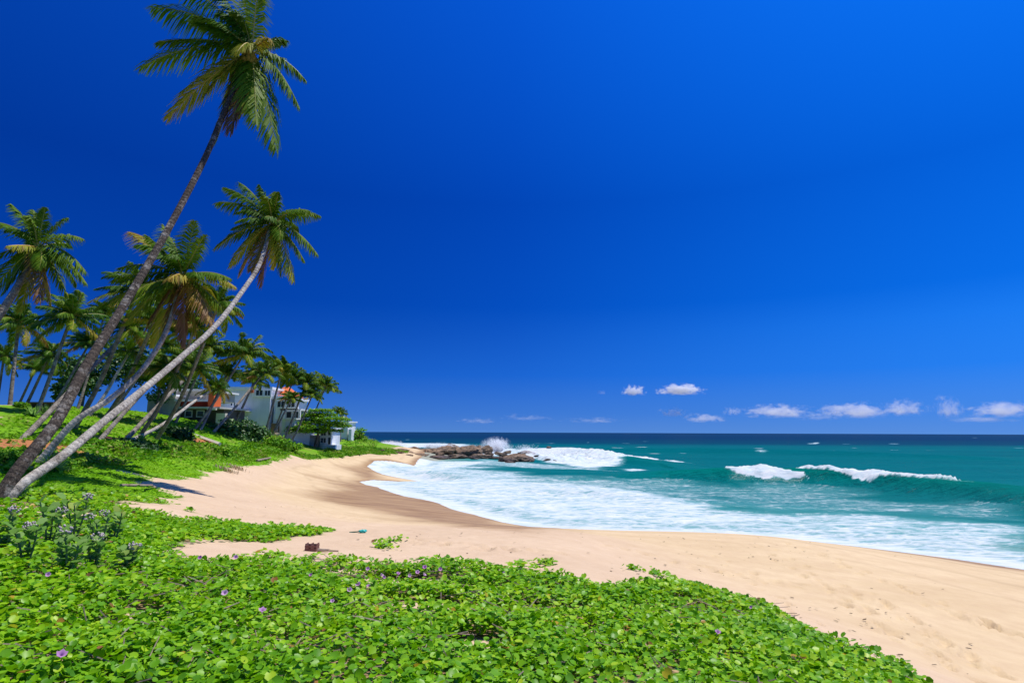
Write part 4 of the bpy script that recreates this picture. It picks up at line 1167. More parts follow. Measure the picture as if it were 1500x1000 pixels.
for k, a in enumerate([
        (358, 662, 80, 50, 56, 'largest bush, dark and rounded, in front of the white house', BUSH, 5200, 0.30, 0.5),
        (256, 662, 56, 34, 46, 'dark spreading bush below the red panelled house', BUSH, 2600, 0.26, 0.35),
        (197, 672, 50, 32, 33, 'dark round bush at the foot of the slanting palms', BUSH, 2600, 0.18, 0.35),
        (300, 668, 60, 22, 44, 'bright green low bush right of the dark spreading one', GRASS, 1800, 0.24, 0.6),
        (392, 664, 60, 26, 58, 'bright green low bush under the largest bush, toward the sand', GRASS, 2200, 0.26, 0.62),
        (425, 660, 40, 14, 66, 'low green bush before the little hut', GRASS, 1200, 0.26, 0.6),
        (150, 668, 60, 22, 30, 'bright green bush left of the dark round bush', GRASS, 1800, 0.18, 0.55),
        (232, 668, 44, 20, 38, 'bright green bush between the dark round and dark spreading ones', GRASS, 1500, 0.2, 0.6),
        (30, 612, 20, 12, 42, 'small green bush beside the sandy track', GRASS, 700, 0.16, 0.45),
        (12, 678, 60, 30, 20, 'leafy bush at the left edge under the leaning trunks', GRASS, 2200, 0.13, 0.5),
        (522, 645, 34, 22, 104, 'green bush on the headland right of the white villa', GRASS, 1200, 0.38, 0.6),
        (95, 676, 40, 16, 22, 'small green bush behind the pale trunk', GRASS, 1200, 0.12, 0.5),
        (378, 655, 40, 34, 62, 'grey green bush right of the largest bush', BUSH, 1600, 0.28, 0.7)]):
    bush(*a[:6], k, *a[6:])
def agave(u, v, y, r, label, k):
    rng = np.random.default_rng(300 + k)
    b = P(u, v, y); b[2] = onz(b[0], b[1])
    n = 44
    az = rng.uniform(0, 2 * PI, n); el = rng.uniform(0.15, 1.3, n)
    V, F = [], []
    for a, e in zip(az, el):
        d = np.array([math.cos(a) * math.cos(e), math.sin(a) * math.cos(e), math.sin(e)]); s = np.array([-math.sin(a), math.cos(a), 0]) * r * 0.06
        o = len(V)
        V += [b - s, b + s, b + d * r * 0.55 + s * 1.1, b + d * r * 0.55 - s * 1.1, b + d * r + np.array([0, 0, -0.1 * r])]
        F += [(o, o + 1, o + 2, o + 3), (o + 3, o + 2, o + 4, o + 4)]
    Q = np.array([f for f in F if f[3] != f[2]]); T3 = np.array([f[:3] for f in F if f[3] == f[2]])
    o = mesh_np('agave_plant', np.array(V), [Q, T3], MILK, None, False, {'tint': np.repeat(rng.uniform(0.2, 0.8, n), 5)})
    tag(o, label, 'agave', 'spiky grey green rosettes on the bank')
agave(48, 612, 38, 0.85, 'spiky grey green rosette plant near the sandy track', 1)
agave(62, 608, 41, 0.7, 'spiky rosette plant right of the one near the track', 2)
agave(78, 694, 20, 0.8, 'silvery spiky rosette under the pale leaning trunk', 3)
agave(205, 648, 36, 0.7, 'spiky rosette plant above the dark round bush', 4)

def almond_tree():
    rng = np.random.default_rng(61)
    y = 80.0
    b = P(461, 652, y); b[2] = onz(b[0], b[1])
    root = empty('almond_tree', b, 'green flat crowned tree with tiers of leaves beside the little hut', 'tree')
    top = P(468, 598, y)
    V, F, al = tube(catmull([b - np.array([0, 0, .3]), (b + top) / 2 + np.array([.3, 0, 0]), top], 12), np.linspace(0.22, 0.07, 12), 8)
    mesh_np('trunk', V, F, BARK, root)
    m = MB(); Vs, Fs, Ts, o = [], [], [], 0
    for (u, v, w, n) in [(470, 600, 34, 500), (452, 608, 44, 800), (484, 612, 58, 1000), (470, 618, 78, 1500), (452, 624, 60, 1000), (494, 622, 44, 700), (446, 630, 56, 900), (474, 629, 60, 800), (440, 626, 36, 500), (470, 606, 50, 800)]:
        c = P(u, v, y + rng.uniform(-2.5, 2.5)); w_ = w / FPX * y * 0.5
        a, r_ = rng.uniform(0, 2 * PI, n), np.sqrt(rng.random(n))
        p = c + np.stack([np.cos(a) * r_ * w_, np.sin(a) * r_ * w_ * 1.1, rng.normal(0, 0.12, n) - 0.5 * r_ ** 2 * 0.4], -1)
        nn = unit(np.stack([rng.normal(0, .35, n), rng.normal(0, .35, n), np.ones(n)], -1))
        V, F = scatter(OVAL_V[:, :] * np.array([1.3, 1, 1]), OVAL_F[:2], p, nn, rng.uniform(0, 6.28, n), rng.uniform(0.25, 0.42, n))
        Vs.append(V); Fs.append(F + o); o += len(V); Ts.append(np.repeat(np.clip(rng.normal(0.5, 0.22, n), 0, 1), 7))
        m.bar(b + (top - b) * rng.uniform(0.45, 0.85), c, 0.07, 5, 0.02)
    m.build('limb', BARK, root)
    mesh_np('crown', np.concatenate(Vs), np.concatenate(Fs), ALMOND, root, False, {'tint': np.concatenate(Ts)})
almond_tree()
def round_tree(u, vb, vt, w, y, label, k, n=2600):
    rng = np.random.default_rng(800 + k)
    b = P(u, vb, y); b[2] = onz(b[0], b[1])
    top = P(u, vt, y)
    H_ = top[2] - b[2]; W_ = w / FPX * y
    root = empty('broadleaf_tree', b, label, 'tree', 'dark trees filling in behind the palms')
    V, F, al = tube(catmull([b - np.array([0, 0, .3]), b + np.array([.15, 0, H_ * .35]), b + np.array([.0, .1, H_ * .7])], 10), np.linspace(0.16, 0.06, 10), 7)
    mesh_np('trunk', V, F, BARK, root)
    cloud_of_leaves('crown', b + np.array([0, 0, H_ * 0.68]), (W_ * 0.6, W_ * 0.55, H_ * 0.42), n, 0.34, BUSH, root, rng, 14, CARD_V, CARD_F, 0.5, False)
for k, a in enumerate([(118, 606, 520, 70, 56, 'dark leafy tree behind the palms left of the curved trunk'), (176, 608, 505, 90, 58, 'dense leafy tree filling in behind the tall dark trunk'),
                       (228, 606, 520, 70, 60, 'leafy tree behind the palms beside the grey house'), (276, 606, 545, 44, 72, 'small leafy tree over the roof of the red panelled house'), (90, 604, 552, 34, 60, 'small leafy tree left of the other dark trees')]):
    round_tree(*a, k)
# dry tufts at the edge of the sand
for k, (u, v, y_, lab) in enumerate([(332, 690, None, 'dry straw tuft on the rim of the sand'), (345, 687, None, 'smaller dry straw tuft right of the other')]):
    g = ground(u, v); rng = np.random.default_rng(40 + k); n = 160
    pos = g + rng.normal(0, 0.28, (n, 3)) * np.array([1, .5, 0]); pos[:, 2] = Z(pos[:, 0], pos[:, 1])
    az = rng.uniform(0, 6.28, n)
    V, F = scatter(CARD_V * np.array([0.25, 1, 1]), CARD_F, pos, np.stack([np.cos(az), np.sin(az), np.full(n, 0.35)], -1), az + PI, rng.uniform(0.12, 0.30, n))
    tag(mesh_np('dry_tuft', V, F, DRYLEAF, None, False, {'tint': np.repeat(rng.random(n), 4)}), lab, 'dry tuft', 'straw tufts on the rim of the sand')
# ------------------------------------------------------------------ walls, roofs
def wall_mat(name, base, stain, amt=0.5, rough=0.85):
    t = NT(name); p = t.obj()
    n = t.noise(t.mapv(p, (0.5, 0.5, 0.16)), 2.2, 6, 0.7)
    c = t.mix(t.math('MULTIPLY', t.ramp(n, [(0.42, 0.0), (0.72, 1.0)]), amt), base, stain)
    return t.surf(t.bsdf(c, rough, 0.2, t.bump(t.noise(p, 14, 4), 0.2, 0.02)))
WHITE = wall_mat('white_render', (0.78, 0.79, 0.80), (0.46, 0.46, 0.45), 0.5)
SHADEDW = wall_mat('shaded_white_render', (0.64, 0.66, 0.70), (0.44, 0.45, 0.47), 0.6)  # white house walls' grey-blue shade put into the colour; hut door reuses it
CONC = wall_mat('bare_concrete', (0.48, 0.46, 0.43), (0.28, 0.27, 0.25), 0.7)
RED = wall_mat('red_paint', (0.42, 0.05, 0.025), (0.28, 0.035, 0.02), 0.5)
ORANGE = wall_mat('orange_paint', (0.66, 0.14, 0.04), (0.50, 0.11, 0.035), 0.5)
TILE = wall_mat('orange_roof_tile', (0.60, 0.15, 0.045), (0.40, 0.09, 0.03), 0.6)
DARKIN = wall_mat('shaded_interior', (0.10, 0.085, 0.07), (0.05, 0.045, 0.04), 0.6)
CREAM = wall_mat('cream_paint', (0.66, 0.60, 0.48), (0.50, 0.42, 0.32), 0.5)
THATCH = plain('thatch', (0.12, 0.09, 0.06), (0.28, 0.21, 0.14), 5)
t = NT('window_glass'); GLASS = t.surf(t.bsdf((0.03, 0.04, 0.05), 0.12, 0.5))
t = NT('door_paint'); DOORP = t.surf(t.bsdf((0.13, 0.085, 0.05), 0.6, 0.3))

def X(u, v, y): return P(u, v, y)
def rect(m, u0, v0, u1, v1, y, dy, drop=0.0):
    """box whose front covers the photo rectangle at distance y and runs dy back; drop extends it down into the slope"""
    a, b = P(u0, v1, y), P(u1, v0, y)
    m.box((a[0], y, a[2] - drop), (b[0], y + dy, b[2]))
def window(root, u0, v0, u1, v1, y, fr=WHITE, muntin=1, rec=0.0, name='window'):
    a, b = P(u0, v1, y), P(u1, v0, y)
    x0, z0, x1, z1 = a[0], a[2], b[0], b[2]
    w = 0.10
    f = MB()
    f.box((x0 - w, y - 0.06, z0 - w), (x1 + w, y - 0.004, z0)); f.box((x0 - w, y - 0.06, z1), (x1 + w, y - 0.004, z1 + w))
    f.box((x0 - w, y - 0.06, z0), (x0, y - 0.004, z1)); f.box((x1, y - 0.06, z0), (x1 + w, y - 0.004, z1))
    for i in range(muntin):
        q = x0 + (x1 - x0) * (i + 1) / (muntin + 1)
        f.box((q - 0.03, y - 0.05, z0), (q + 0.03, y - 0.03, z1))
    fo = f.build(name, fr, root)
    g = MB(); g.box((x0, y - 0.028, z0), (x1, y - 0.006, z1))
    me = g.build('pane', GLASS, None)
    me.data.transform(Matrix.Translation(-Vector(root.matrix_world.translation)))
    me.parent = fo
    return fo
def railing(root, u0, u1, v0, v1, y, mat=WHITE, n=8):
    m = MB(); a, b = P(u0, v1, y), P(u1, v0, y)
    m.box((a[0], y - 0.05, b[2] - 0.08), (b[0], y + 0.05, b[2])); m.box((a[0], y - 0.05, a[2]), (b[0], y + 0.05, a[2] + 0.07))
    for i in range(n + 1):
        q = a[0] + (b[0] - a[0] - 0.06) * i / n
        m.box((q, y - 0.03, a[2] + 0.07), (q + 0.06, y + 0.03, b[2] - 0.08))
    return m.build('railing', mat, root)

# white stepped house
y = 82.0
b0 = P(376, 640, y); hr = empty('beach_house', (b0[0], y, onz(b0[0], y)), 'large white stepped house with an orange hip roof behind the palms', 'house')
m = MB(); rect(m, 317, 570, 397, 640, y, 9.0, 2.5); m.build('upper_wall', SHADEDW, hr)
m = MB(); rect(m, 398.5, 584, 421, 640, y + 0.6, 8.0, 2.5); m.build('terrace_wall', SHADEDW, hr)
m = MB(); rect(m, 412, 601, 437, 645, y - 3.0, 7.0, 2.5); m.build('lower_wall', SHADEDW, hr)
m = MB(); rect(m, 416, 614, 432, 650, y - 5.5, 6.0, 2.5); m.build('garden_wall', SHADEDW, hr)
m = MB()
rect(m, 315, 566.5, 399, 569.6, y - 0.25, 9.5); rect(m, 397.5, 580.5, 424, 584, y + 0.3, 8.5); rect(m, 410, 598.5, 441, 601, y - 3.3, 7.4); rect(m, 414.5, 612, 433, 614, y - 5.8, 6.4)
m.build('parapet', WHITE, hr)
m = MB()
for q_ in ((369, 569.8, 398, 581, y - 0.3, 0.28), (403, 586, 437, 613.5, y - 3.3, 0.28), (417, 600, 440, 611.8, y - 5.8, 0.3)):
    m = MB(); rect(m, *q_); m.build('balcony_front', WHITE, hr)
m = MB()
a, b_ = P(398, 580, y + 3), P(423, 566, y + 3)
ap = ((a[0] + b_[0]) / 2, y + 5.5, b_[2] + 0.35)
q = [(a[0] - .4, y + 2.4, a[2]), (b_[0] + .4, y + 2.4, a[2]), (b_[0] + .4, y + 8.6, a[2]), (a[0] - .4, y + 8.6, a[2])]
m.add(q + [ap], [(0, 1, 4), (1, 2, 4), (2, 3, 4), (3, 0, 4), (3, 2, 1, 0)]); m.build('roof', TILE, hr)
m = MB(); rect(m, 366, 570.5, 371, 575, y - 0.5, 0.4); rect(m, 351, 567, 372, 571, y + 3.5, 0.6); m.build('roof_trim', ORANGE, hr)
for (u0, v0, u1, v1, yy, mu) in [(375, 571.5, 385, 579, y - 0.3, 1), (388, 572, 396, 579, y - 0.3, 1), (406.5, 587.5, 417, 596, y - 3.3, 1), (421, 588, 432, 596, y - 3.3, 1), (419.5, 603, 427, 611.5, y - 5.8, 0), (430, 603, 437, 611.5, y - 5.8, 1),
                                 (338, 588, 340.5, 594, y, 0), (343, 589, 345, 594.5, y, 0), (333, 603, 340, 610, y, 0), (347, 601, 356, 609.5, y, 0), (323, 575, 326, 580, y, 0)]:
    window(hr, u0, v0, u1, v1, yy, muntin=mu)
d = MB(); rect(d, 396.5, 620, 405, 634, y - 0.14, 0.12); rect(d, 407, 622, 409, 632, y + 0.45, 0.12); d.build('door', DOORP, hr)
m = MB()
for i in range(5): rect(m, 394 - i * 0.7, 633.5 + i * 1.8, 413 + i * 2.0, 635.3 + i * 1.8, y - 0.5 - i * 0.5, 0.5, 0.25)
m.build('step', CREAM, hr)
m = MB(); rect(m, 317, 600.5, 360, 602, y - 1.8, 1.8); rect(m, 340, 610.5, 362, 618, y - 1.8, 0.2, 1.0); m.build('balcony_slab', WHITE, hr)
railing(hr, 398, 421, 577.0, 580.5, y + 0.4)

# grey house with red panel
y = 62.0
b0 = P(268, 614, y); gr_ = empty('panelled_house', (b0[0], y, onz(b0[0], y)), 'grey flat roofed house with a red panel and orange pillar wall', 'house')
m = MB(); rect(m, 214, 580, 257, 612, y, 8, 2.5); m.build('side_wall', CONC, gr_)
m = MB(); rect(m, 256.8, 572, 304, 586, y + 1.6, 6.4); m.build('upper_wall', CONC, gr_)
m = MB(); rect(m, 255, 584.8, 304, 587.4, y - 0.4, 2.0); m.build('lintel', WHITE, gr_)
m = MB(); rect(m, 265.5, 587.4, 304, 595.5, y + 0.5, 1.0); m.build('red_panel', RED, gr_)
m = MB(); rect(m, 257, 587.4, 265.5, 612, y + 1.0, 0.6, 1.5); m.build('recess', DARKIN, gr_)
m = MB(); rect(m, 304, 568, 314.5, 597, y - 0.3, 1.6); m.build('pillar_wall', ORANGE, gr_)
m = MB(); rect(m, 298, 564.5, 316, 568, y - 0.6, 2.2); m.build('pillar_cap', RED, gr_)
m = MB(); rect(m, 262, 595.5, 322, 598, y - 1.2, 7.0); m.build('floor_slab', CONC, gr_)
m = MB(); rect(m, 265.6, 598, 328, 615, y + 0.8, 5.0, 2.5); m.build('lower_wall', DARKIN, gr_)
m = MB(); rect(m, 303, 597.6, 316, 600.2, y - 1.5, 0.28); rect(m, 316, 605, 330, 615, y - 0.6, 0.5, 1.0); m.build('ledge', CREAM, gr_)
window(gr_, 289, 602, 298.5, 609.5, y + 0.8, muntin=0); window(gr_, 272, 602, 281, 609.5, y + 0.8, muntin=0)
m = MB(); rect(m, 212, 577.5, 258, 580, y - 0.3, 8.6); rect(m, 257, 569.5, 304, 572, y + 1.0, 7.4); m.build('roof', WHITE, gr_)
m = MB(); a = P(236, 578, y + 3); m.bar(a - np.array([0, 0, .3]), a + np.array([0, 0, 1.6]), 0.5, 14); m.build('water_tank', wall_mat('blue_plastic', (0.05, 0.14, 0.5), (0.04, 0.1, 0.35)), gr_, True)

# small hut and its white two-storey annex
y = 84.0
b0 = P(460, 657, y); hu = empty('beach_hut', (b0[0], y, onz(b0[0], y)), 'small flat roofed concrete hut with a pale door and white windowed annex', 'hut')
m = MB(); rect(m, 432.5, 640, 468, 657, y, 4.0, 1.2); m.build('wall', CONC, hu)
m = MB(); rect(m, 430.5, 637, 468, 640, y - 0.5, 5.0); m.build('roof', CONC, hu)
m = MB(); rect(m, 452, 641.5, 460, 656, y - 0.07, 0.066); m.build('door', SHADEDW, hu)
m = MB(); rect(m, 468.2, 628.5, 486, 651, y - 0.6, 4.2, 1.2); m.build('annex_wall', WHITE, hu)
m = MB(); rect(m, 467, 626.5, 488, 628.4, y - 0.9, 4.8); m.build('annex_roof', WHITE, hu)
m = MB(); rect(m, 472, 651.4, 491, 658, y - 1.6, 3.0, 1.0); m.build('terrace', WHITE, hu)
window(hu, 470.5, 630.5, 477.5, 637.5, y - 0.6, muntin=1); window(hu, 470, 641.5, 477.5, 648, y - 0.6, muntin=1); window(hu, 480.5, 640.5, 484.5, 650.5, y - 0.6, muntin=0); window(hu, 480.5, 631, 484.5, 637, y - 0.6, muntin=0)

# white villa at the end of the headland
y = 102.0
b0 = P(503, 638, y); vi = empty('beach_villa', (b0[0], y, onz(b0[0], y)), 'small bright white flat roofed villa at the tip of the headland', 'house')
m = MB(); rect(m, 489, 618.2, 510, 637, y, 5, 2.0); m.build('wall', WHITE, vi)
m = MB(); rect(m, 487, 616.6, 511, 618.2, y - 0.4, 5.8); m.build('roof', WHITE, vi)
m = MB(); rect(m, 510.2, 628.5, 515, 637.5, y - 0.5, 4.0, 1.5); m.build('terrace_wall', WHITE, vi)
window(vi, 500.5, 623, 503.5, 633, y, muntin=0); window(vi, 493, 623, 497, 631, y, muntin=1)
m = MB(); rect(m, 486, 637.2, 516, 640.5, y + 0.2, 4.0, 1.5); m.build('plinth', CONC, vi)
c = P(506.5, 612.5, y + 2); g = P(506.5, 617, y + 2)
pr = empty('thatched_parasol', g, 'brown thatched parasol on the roof of the white villa', 'parasol')
m = MB(); n = 14; r_ = 7.0 / FPX * y * 0.95
ring = [(c[0] + r_ * math.cos(i * 2 * PI / n), c[1] + r_ * math.sin(i * 2 * PI / n), c[2] - 0.25) for i in range(n)]
m.add(ring + [(c[0], c[1], c[2] + 0.45)], [(i, (i + 1) % n, n) for i in range(n)] + [tuple(range(n))[::-1]]); m.build('canopy', THATCH, pr)
m = MB(); m.bar((c[0], c[1], P(506, 618, y + 2)[2]), (c[0], c[1], c[2] + .1), 0.07, 8); m.build('pole', WOOD, pr)

# garden wall bar, bench, sandy track
m = MB(); m.bar(P(273, 633, 51), P(322, 650, 47), 0.14, 4); tag(m.build('concrete_beam', CREAM), 'pale sloping concrete edging beam on the grass above the red earth', 'edging beam')
be = P(66, 592, 43.5); be[2] = onz(be[0], be[1]); br = empty('wooden_bench', be, 'long low brown wooden platform bench under the palms at the left', 'bench')
k_ = 43.5 / FPX
m = MB(); m.box((be[0] - 18 * k_, be[1] - .45, be[2] + .42), (be[0] + 18 * k_, be[1] + .45, be[2] + .52)); m.build('seat', plain('brown_timber', (0.10, 0.055, 0.035), (0.2, 0.11, 0.07), 5), br)
for sx_1 in (-16, -5, 6, 16):
    m = MB(); m.box((be[0] + sx_1 * k_ - .06, be[1] - .38, be[2] - .25), (be[0] + sx_1 * k_ + .06, be[1] + .38, be[2] + .42)); m.build('leg', WOOD, br)
q = hit(*np.array([(-90, 592), (8, 591), (30, 600), (22, 609), (4, 618), (-90, 624)], float).T)[:, :2]
lo, hi = q.min(0), q.max(0)
nx_, ny_ = 60, 60
gx_, gy_ = np.meshgrid(np.linspace(lo[0], hi[0], nx_), np.linspace(lo[1], hi[1], ny_))
s_ = sdf_poly(gx_, gy_, q)
gz_ = Z(gx_, gy_) + np.where(s_ > 0, 0.05, -0.12)
i_ = np.arange(nx_ * ny_).reshape(ny_, nx_)
Fq = np.stack([i_[:-1, :-1], i_[:-1, 1:], i_[1:, 1:], i_[1:, :-1]], -1).reshape(-1, 4)
kq = ((s_[:-1, :-1] > -0.5) | (s_[1:, 1:] > -0.5)).ravel()
tag(mesh_np('path', np.stack([gx_, gy_, gz_], -1).reshape(-1, 3), Fq[kq], plain('track_sand', (0.34, 0.25, 0.16), (0.46, 0.35, 0.24), 1.5)), 'pale sandy track at the left edge of the slope', 'track', kind='structure')

# ------------------------------------------------------------------ rocks
t = NT('coastal_rock'); p = t.pos(); po = t.obj()
n1_, n2_ = t.noise(p, 0.55, 6, 0.65), t.noise(p, 2.4, 6, 0.7)
c = t.mix(t.ramp(n2_, [(0.32, 0.0), (0.66, 1.0)]), (0.06, 0.042, 0.030), (0.27, 0.19, 0.125))
c = t.mix(t.ramp(n1_, [(0.42, 0.0), (0.6, 1.0)]), c, t.mix(n2_, (0.20, 0.085, 0.03), (0.42, 0.31, 0.20)))
c = t.mix(t.math('MULTIPLY', t.ramp(t.voro(p, 1.1, 'DISTANCE_TO_EDGE'), [(0.0, 1.0), (0.08, 0.0)]), 0.6), c, (0.04, 0.03, 0.025))
wetz = t.math('ADD', t.sep(p)[2], t.math('MULTIPLY', t.math('SUBTRACT', n2_, 0.5), 1.6))
c = t.mix(t.ramp(wetz, [(0.45, 1.0), (1.0, 0.0)]), c, t.mix(0.72, c, (0.02, 0.016, 0.012)))
ROCK = t.surf(t.bsdf(c, t.ramp(wetz, [(0.3, 0.35), (1.0, 0.85)]), 0.3, t.bump(n2_, 0.9, 0.25)))

def rock(u, vb, w, h, z, label, k, name='boulder', flat=0.75, group='weathered boulders of the rocky point', dy=0.0):
    rng = np.random.default_rng(200 + k)
    c = plane(np.array([u]), np.array([vb]), z)[0]
    if dy: c = P(u, vb, dy)
    y = c[1]
    W_, H_ = w / FPX * y, h / FPX * y
    bm = bmesh.new(); bmesh.ops.create_icosphere(bm, subdivisions=4, radius=1.0)
    v = np.array([q.co[:] for q in bm.verts]); f = np.array([[q.index for q in g.verts] for g in bm.faces]); bm.free()
    # planar cuts give it facets, noise roughens them
    for i in range(20):
        d_ = unit(rng.normal(0, 1, 3)); lim = rng.uniform(0.42, 0.80)
        e = v @ d_ - lim
        v = v - np.clip(e, 0, None)[:, None] * d_ * 0.92
    off_ = Vector(rng.uniform(-50, 50, 3))
    dsp = np.array([mnoise.fractal(Vector(q) * 2.3 + off_, 1.0, 2.0, 5) for q in v])
    v = v * (1 + 0.26 * np.abs(dsp) - 0.10)[:, None]
    v = v / (np.abs(v).max(0) + 1e-9)
    a = rng.uniform(-0.35, 0.35)
    v = v * np.array([W_ * 0.52, W_ * 0.5 * flat, H_ * 0.66]) + np.array([0, 0, H_ * 0.26])
    v[:, 2] += 0.2 * a * v[:, 0]
    o = mesh_np(name, v + c, f, ROCK, None, False)
    tag(o, label, 'rock', group)
RK = [(652, 664, 34, 15, 0.5, 'tall tan boulder left of the middle of the rocky point'), (687, 668, 38, 20, 0.3, 'highest dark brown boulder in the middle of the rocky point'), (632, 664, 36, 9, 0.6, 'flat tan slab at the landward end of the rocks'),
      (712, 662, 20, 11, 0.3, 'rounded dark boulder right of the highest one'), (727, 660, 19, 9, 0.2, 'rounded grey boulder directly below the spray'), (735, 667, 22, 6, 0.2, 'small tan boulder between spray and the big wet rock'),
      (755, 675, 54, 13, 0.1, 'long wet dark boulder with orange flank at the seaward end'), (772, 666, 34, 8, 0.1, 'brown boulder half covered by white water'), (748, 678, 18, 4, 0.0, 'small black rock in front of the long wet boulder'),
      (801, 675, 12, 4, 0.0, 'small black rock in the white wash, left of a pair'), (812, 676, 9, 3, 0.0, 'small black rock in the white wash, right of a pair'), (803, 657, 9, 4, 0.1, 'little rock showing above the breaking wash'),
      (869, 668, 24, 5, 0.2, 'dark pointed rock ledge alone in the white water'), (896, 673, 20, 2.5, 0.2, 'thin dark rock awash right of the pointed ledge'), (607, 659, 26, 8, 0.9, 'dark rock at the back left of the rocky point'),
      (590, 661, 22, 5, 1.2, 'brown rock half sunk in grass at the landward tip'), (668, 671, 40, 7, 0.1, 'low wet slab in front of the tall tan boulder'), (640, 671, 36, 5, 0.2, 'flat wet ledge at the water left of the low slab'),
      (705, 671, 40, 7, 0.1, 'low brown ledge at the water below the highest boulder'), (616, 668, 26, 5, 0.5, 'brown ledge meeting the beach'), (670, 661, 26, 10, 0.5, 'brown boulder wedged between the two tallest rocks'),
      (728, 672, 24, 5, 0.0, 'wet brown rock touching the long boulder'), (575, 661, 13, 3.5, 1.3, 'small stone in the grass beyond the beach'), (560, 660, 8, 2.5, 1.6, 'smallest stone in the headland grass'), (792, 670, 20, 4, 0.1, 'brown rock tip in foam right of the half covered boulder'),
      (660, 656, 26, 7, 0.6, 'rear dark boulder on the crest of the point'), (702, 659, 20, 8, 0.4, 'rear brown boulder beside the highest one'), (636, 657, 24, 6, 0.7, 'rear tan boulder on the landward crest'),
      (622, 661, 14, 6, 0.8, 'small dark stone at the back of the landward slab'), (645, 667, 14, 6, 0.4, 'small brown stone in front of the tall tan boulder'), (675, 667, 13, 6, 0.3, 'small dark stone against the highest boulder, left side'),
      (695, 673, 14, 4, 0.0, 'little black stone at the water below the ledge'), (655, 673, 16, 3.5, 0.0, 'little flat black stone at the water left of the ledge'), (602, 664, 16, 4, 0.9, 'low stone where the grass meets the rocks'), (718, 667, 16, 6, 0.2, 'dark stone between the rounded boulders'), (598, 668, 16, 3.5, 0.7, 'low brown stone at the sand edge of the point'), (583, 664, 18, 4, 1.1, 'low brown stone among dry grass at the landward tip'), (612, 673, 14, 3, 0.2, 'flat wet stone where sand meets water'), (742, 664, 14, 5, 0.1, 'brown stone in the foam behind the long boulder')]
for k, a in enumerate(RK): rock(*a, k)
rock(1000, 711, 16, 2.5, -0.1, 'dark rock just breaking the surface inside the breaker', 60)

# spray thrown up behind the rocks
rng = np.random.default_rng(33)
c = plane(np.array([725]), np.array([660]), 0.0)[0]
n = 5200
a = rng.normal(0, 0.45, n); hgt = rng.random(n) ** 1.7
H_ = 3.8 * (1 - 0.55 * np.abs(a)) * np.clip(0.75 + 0.8 * (fbm(a * 4 + 9, a * 0, 3) - 0.3), 0.3, 1.2)
pos = c + np.stack([a * (1.2 + 2.6 * hgt) + hgt * 0.5, rng.normal(0, 0.7, n), hgt * H_ - 0.2], -1)
sz_ = rng.uniform(0.02, 0.10, n) * (1.25 - 0.75 * hgt)
for (u, v, w_, h_, nn) in [(575, 653, 34, 0.9, 1800), (640, 655, 30, 0.6, 1200), (840, 668, 60, 0.9, 2500), (770, 660, 30, 1.3, 1500), (690, 655, 30, 0.8, 900), ]:
    cc = plane(np.array([u]), np.array([v]), 0.3)[0]
    w2 = w_ / FPX * cc[1] / 2
    q = cc + np.stack([rng.normal(0, w2 * .5, nn), rng.normal(0, 1.2, nn), rng.random(nn) ** 2 * h_ * rng.uniform(.5, 1.2, nn)], -1)
    pos = np.concatenate([pos, q]); sz_ = np.concatenate([sz_, rng.uniform(0.015, 0.07, nn)])
D = np.array([(1, 0, 0), (-1, 0, 0), (0, 1, 0), (0, -1, 0), (0, 0, 1), (0, 0, -1)], float)
DF = np.array([(0, 2, 4), (2, 1, 4), (1, 3, 4), (3, 0, 4), (2, 0, 5), (1, 2, 5), (3, 1, 5), (0, 3, 5)])
V = (pos[:, None] + D[None] * sz_[:, None, None]).reshape(-1, 3)
F = (DF[None] + (np.arange(len(pos)) * 6)[:, None, None]).reshape(-1, 3)
t = NT('spray_white'); tr = t.n('BsdfTranslucent'); tr.inputs[0].default_value = (0.92, 0.94, 0.95, 1)
SPRAY = t.surf(t.mixsh(0.5, t.bsdf((0.92, 0.94, 0.95), 0.6, 0.3), tr.outputs[0]))
tag(mesh_np('sea_spray', V, F, SPRAY, None, True), 'white spray bursting up behind the rocks', 'spray', kind='stuff')

t = NT('spray_mist'); po = t.obj(); xz = t.sep(po)
nn_ = t.noise(t.mapv(po, (2.2, 2.2, 0.7)), 2.6, 7, 0.75)
ln_ = t.n('VectorMath', operation='LENGTH'); t.put(ln_.inputs[0], po)
den = t.math('SUBTRACT', t.math('MULTIPLY_ADD', nn_, 4.2, -1.4), ln_.outputs['Value'])
vp = t.n('VolumePrincipled'); vp.inputs['Color'].default_value = (0.99, 0.99, 1, 1); t.put(vp.inputs['Density'], t.math('MULTIPLY', t.math('MULTIPLY', den, 2.0, clamp=True), 1.6))
t.t.links.new(vp.outputs[0], t.out.inputs['Volume']); MIST = t.m
for (u, v, w_, h_) in [(727, 652, 42, 20), (572, 650, 40, 9), (640, 653, 60, 8), (800, 662, 70, 9)]:
    cc = P(u, v, 132 if v < 655 else 118)
    bm = bmesh.new(); bmesh.ops.create_icosphere(bm, subdivisions=3, radius=1.0); me = bpy.data.meshes.new('spray_mist'); bm.to_mesh(me); bm.free(); me.materials.append(MIST)
    o = link(bpy.data.objects.new('spray_mist', me)); o.location = cc
    o.scale = (w_ / FPX * cc[1] * .6, 1.6, h_ / FPX * cc[1] * .7)
    tag(o, 'fine white mist hanging over the water where waves hit the rocks', 'mist', 'mist thrown up along the rocks', 'stuff')

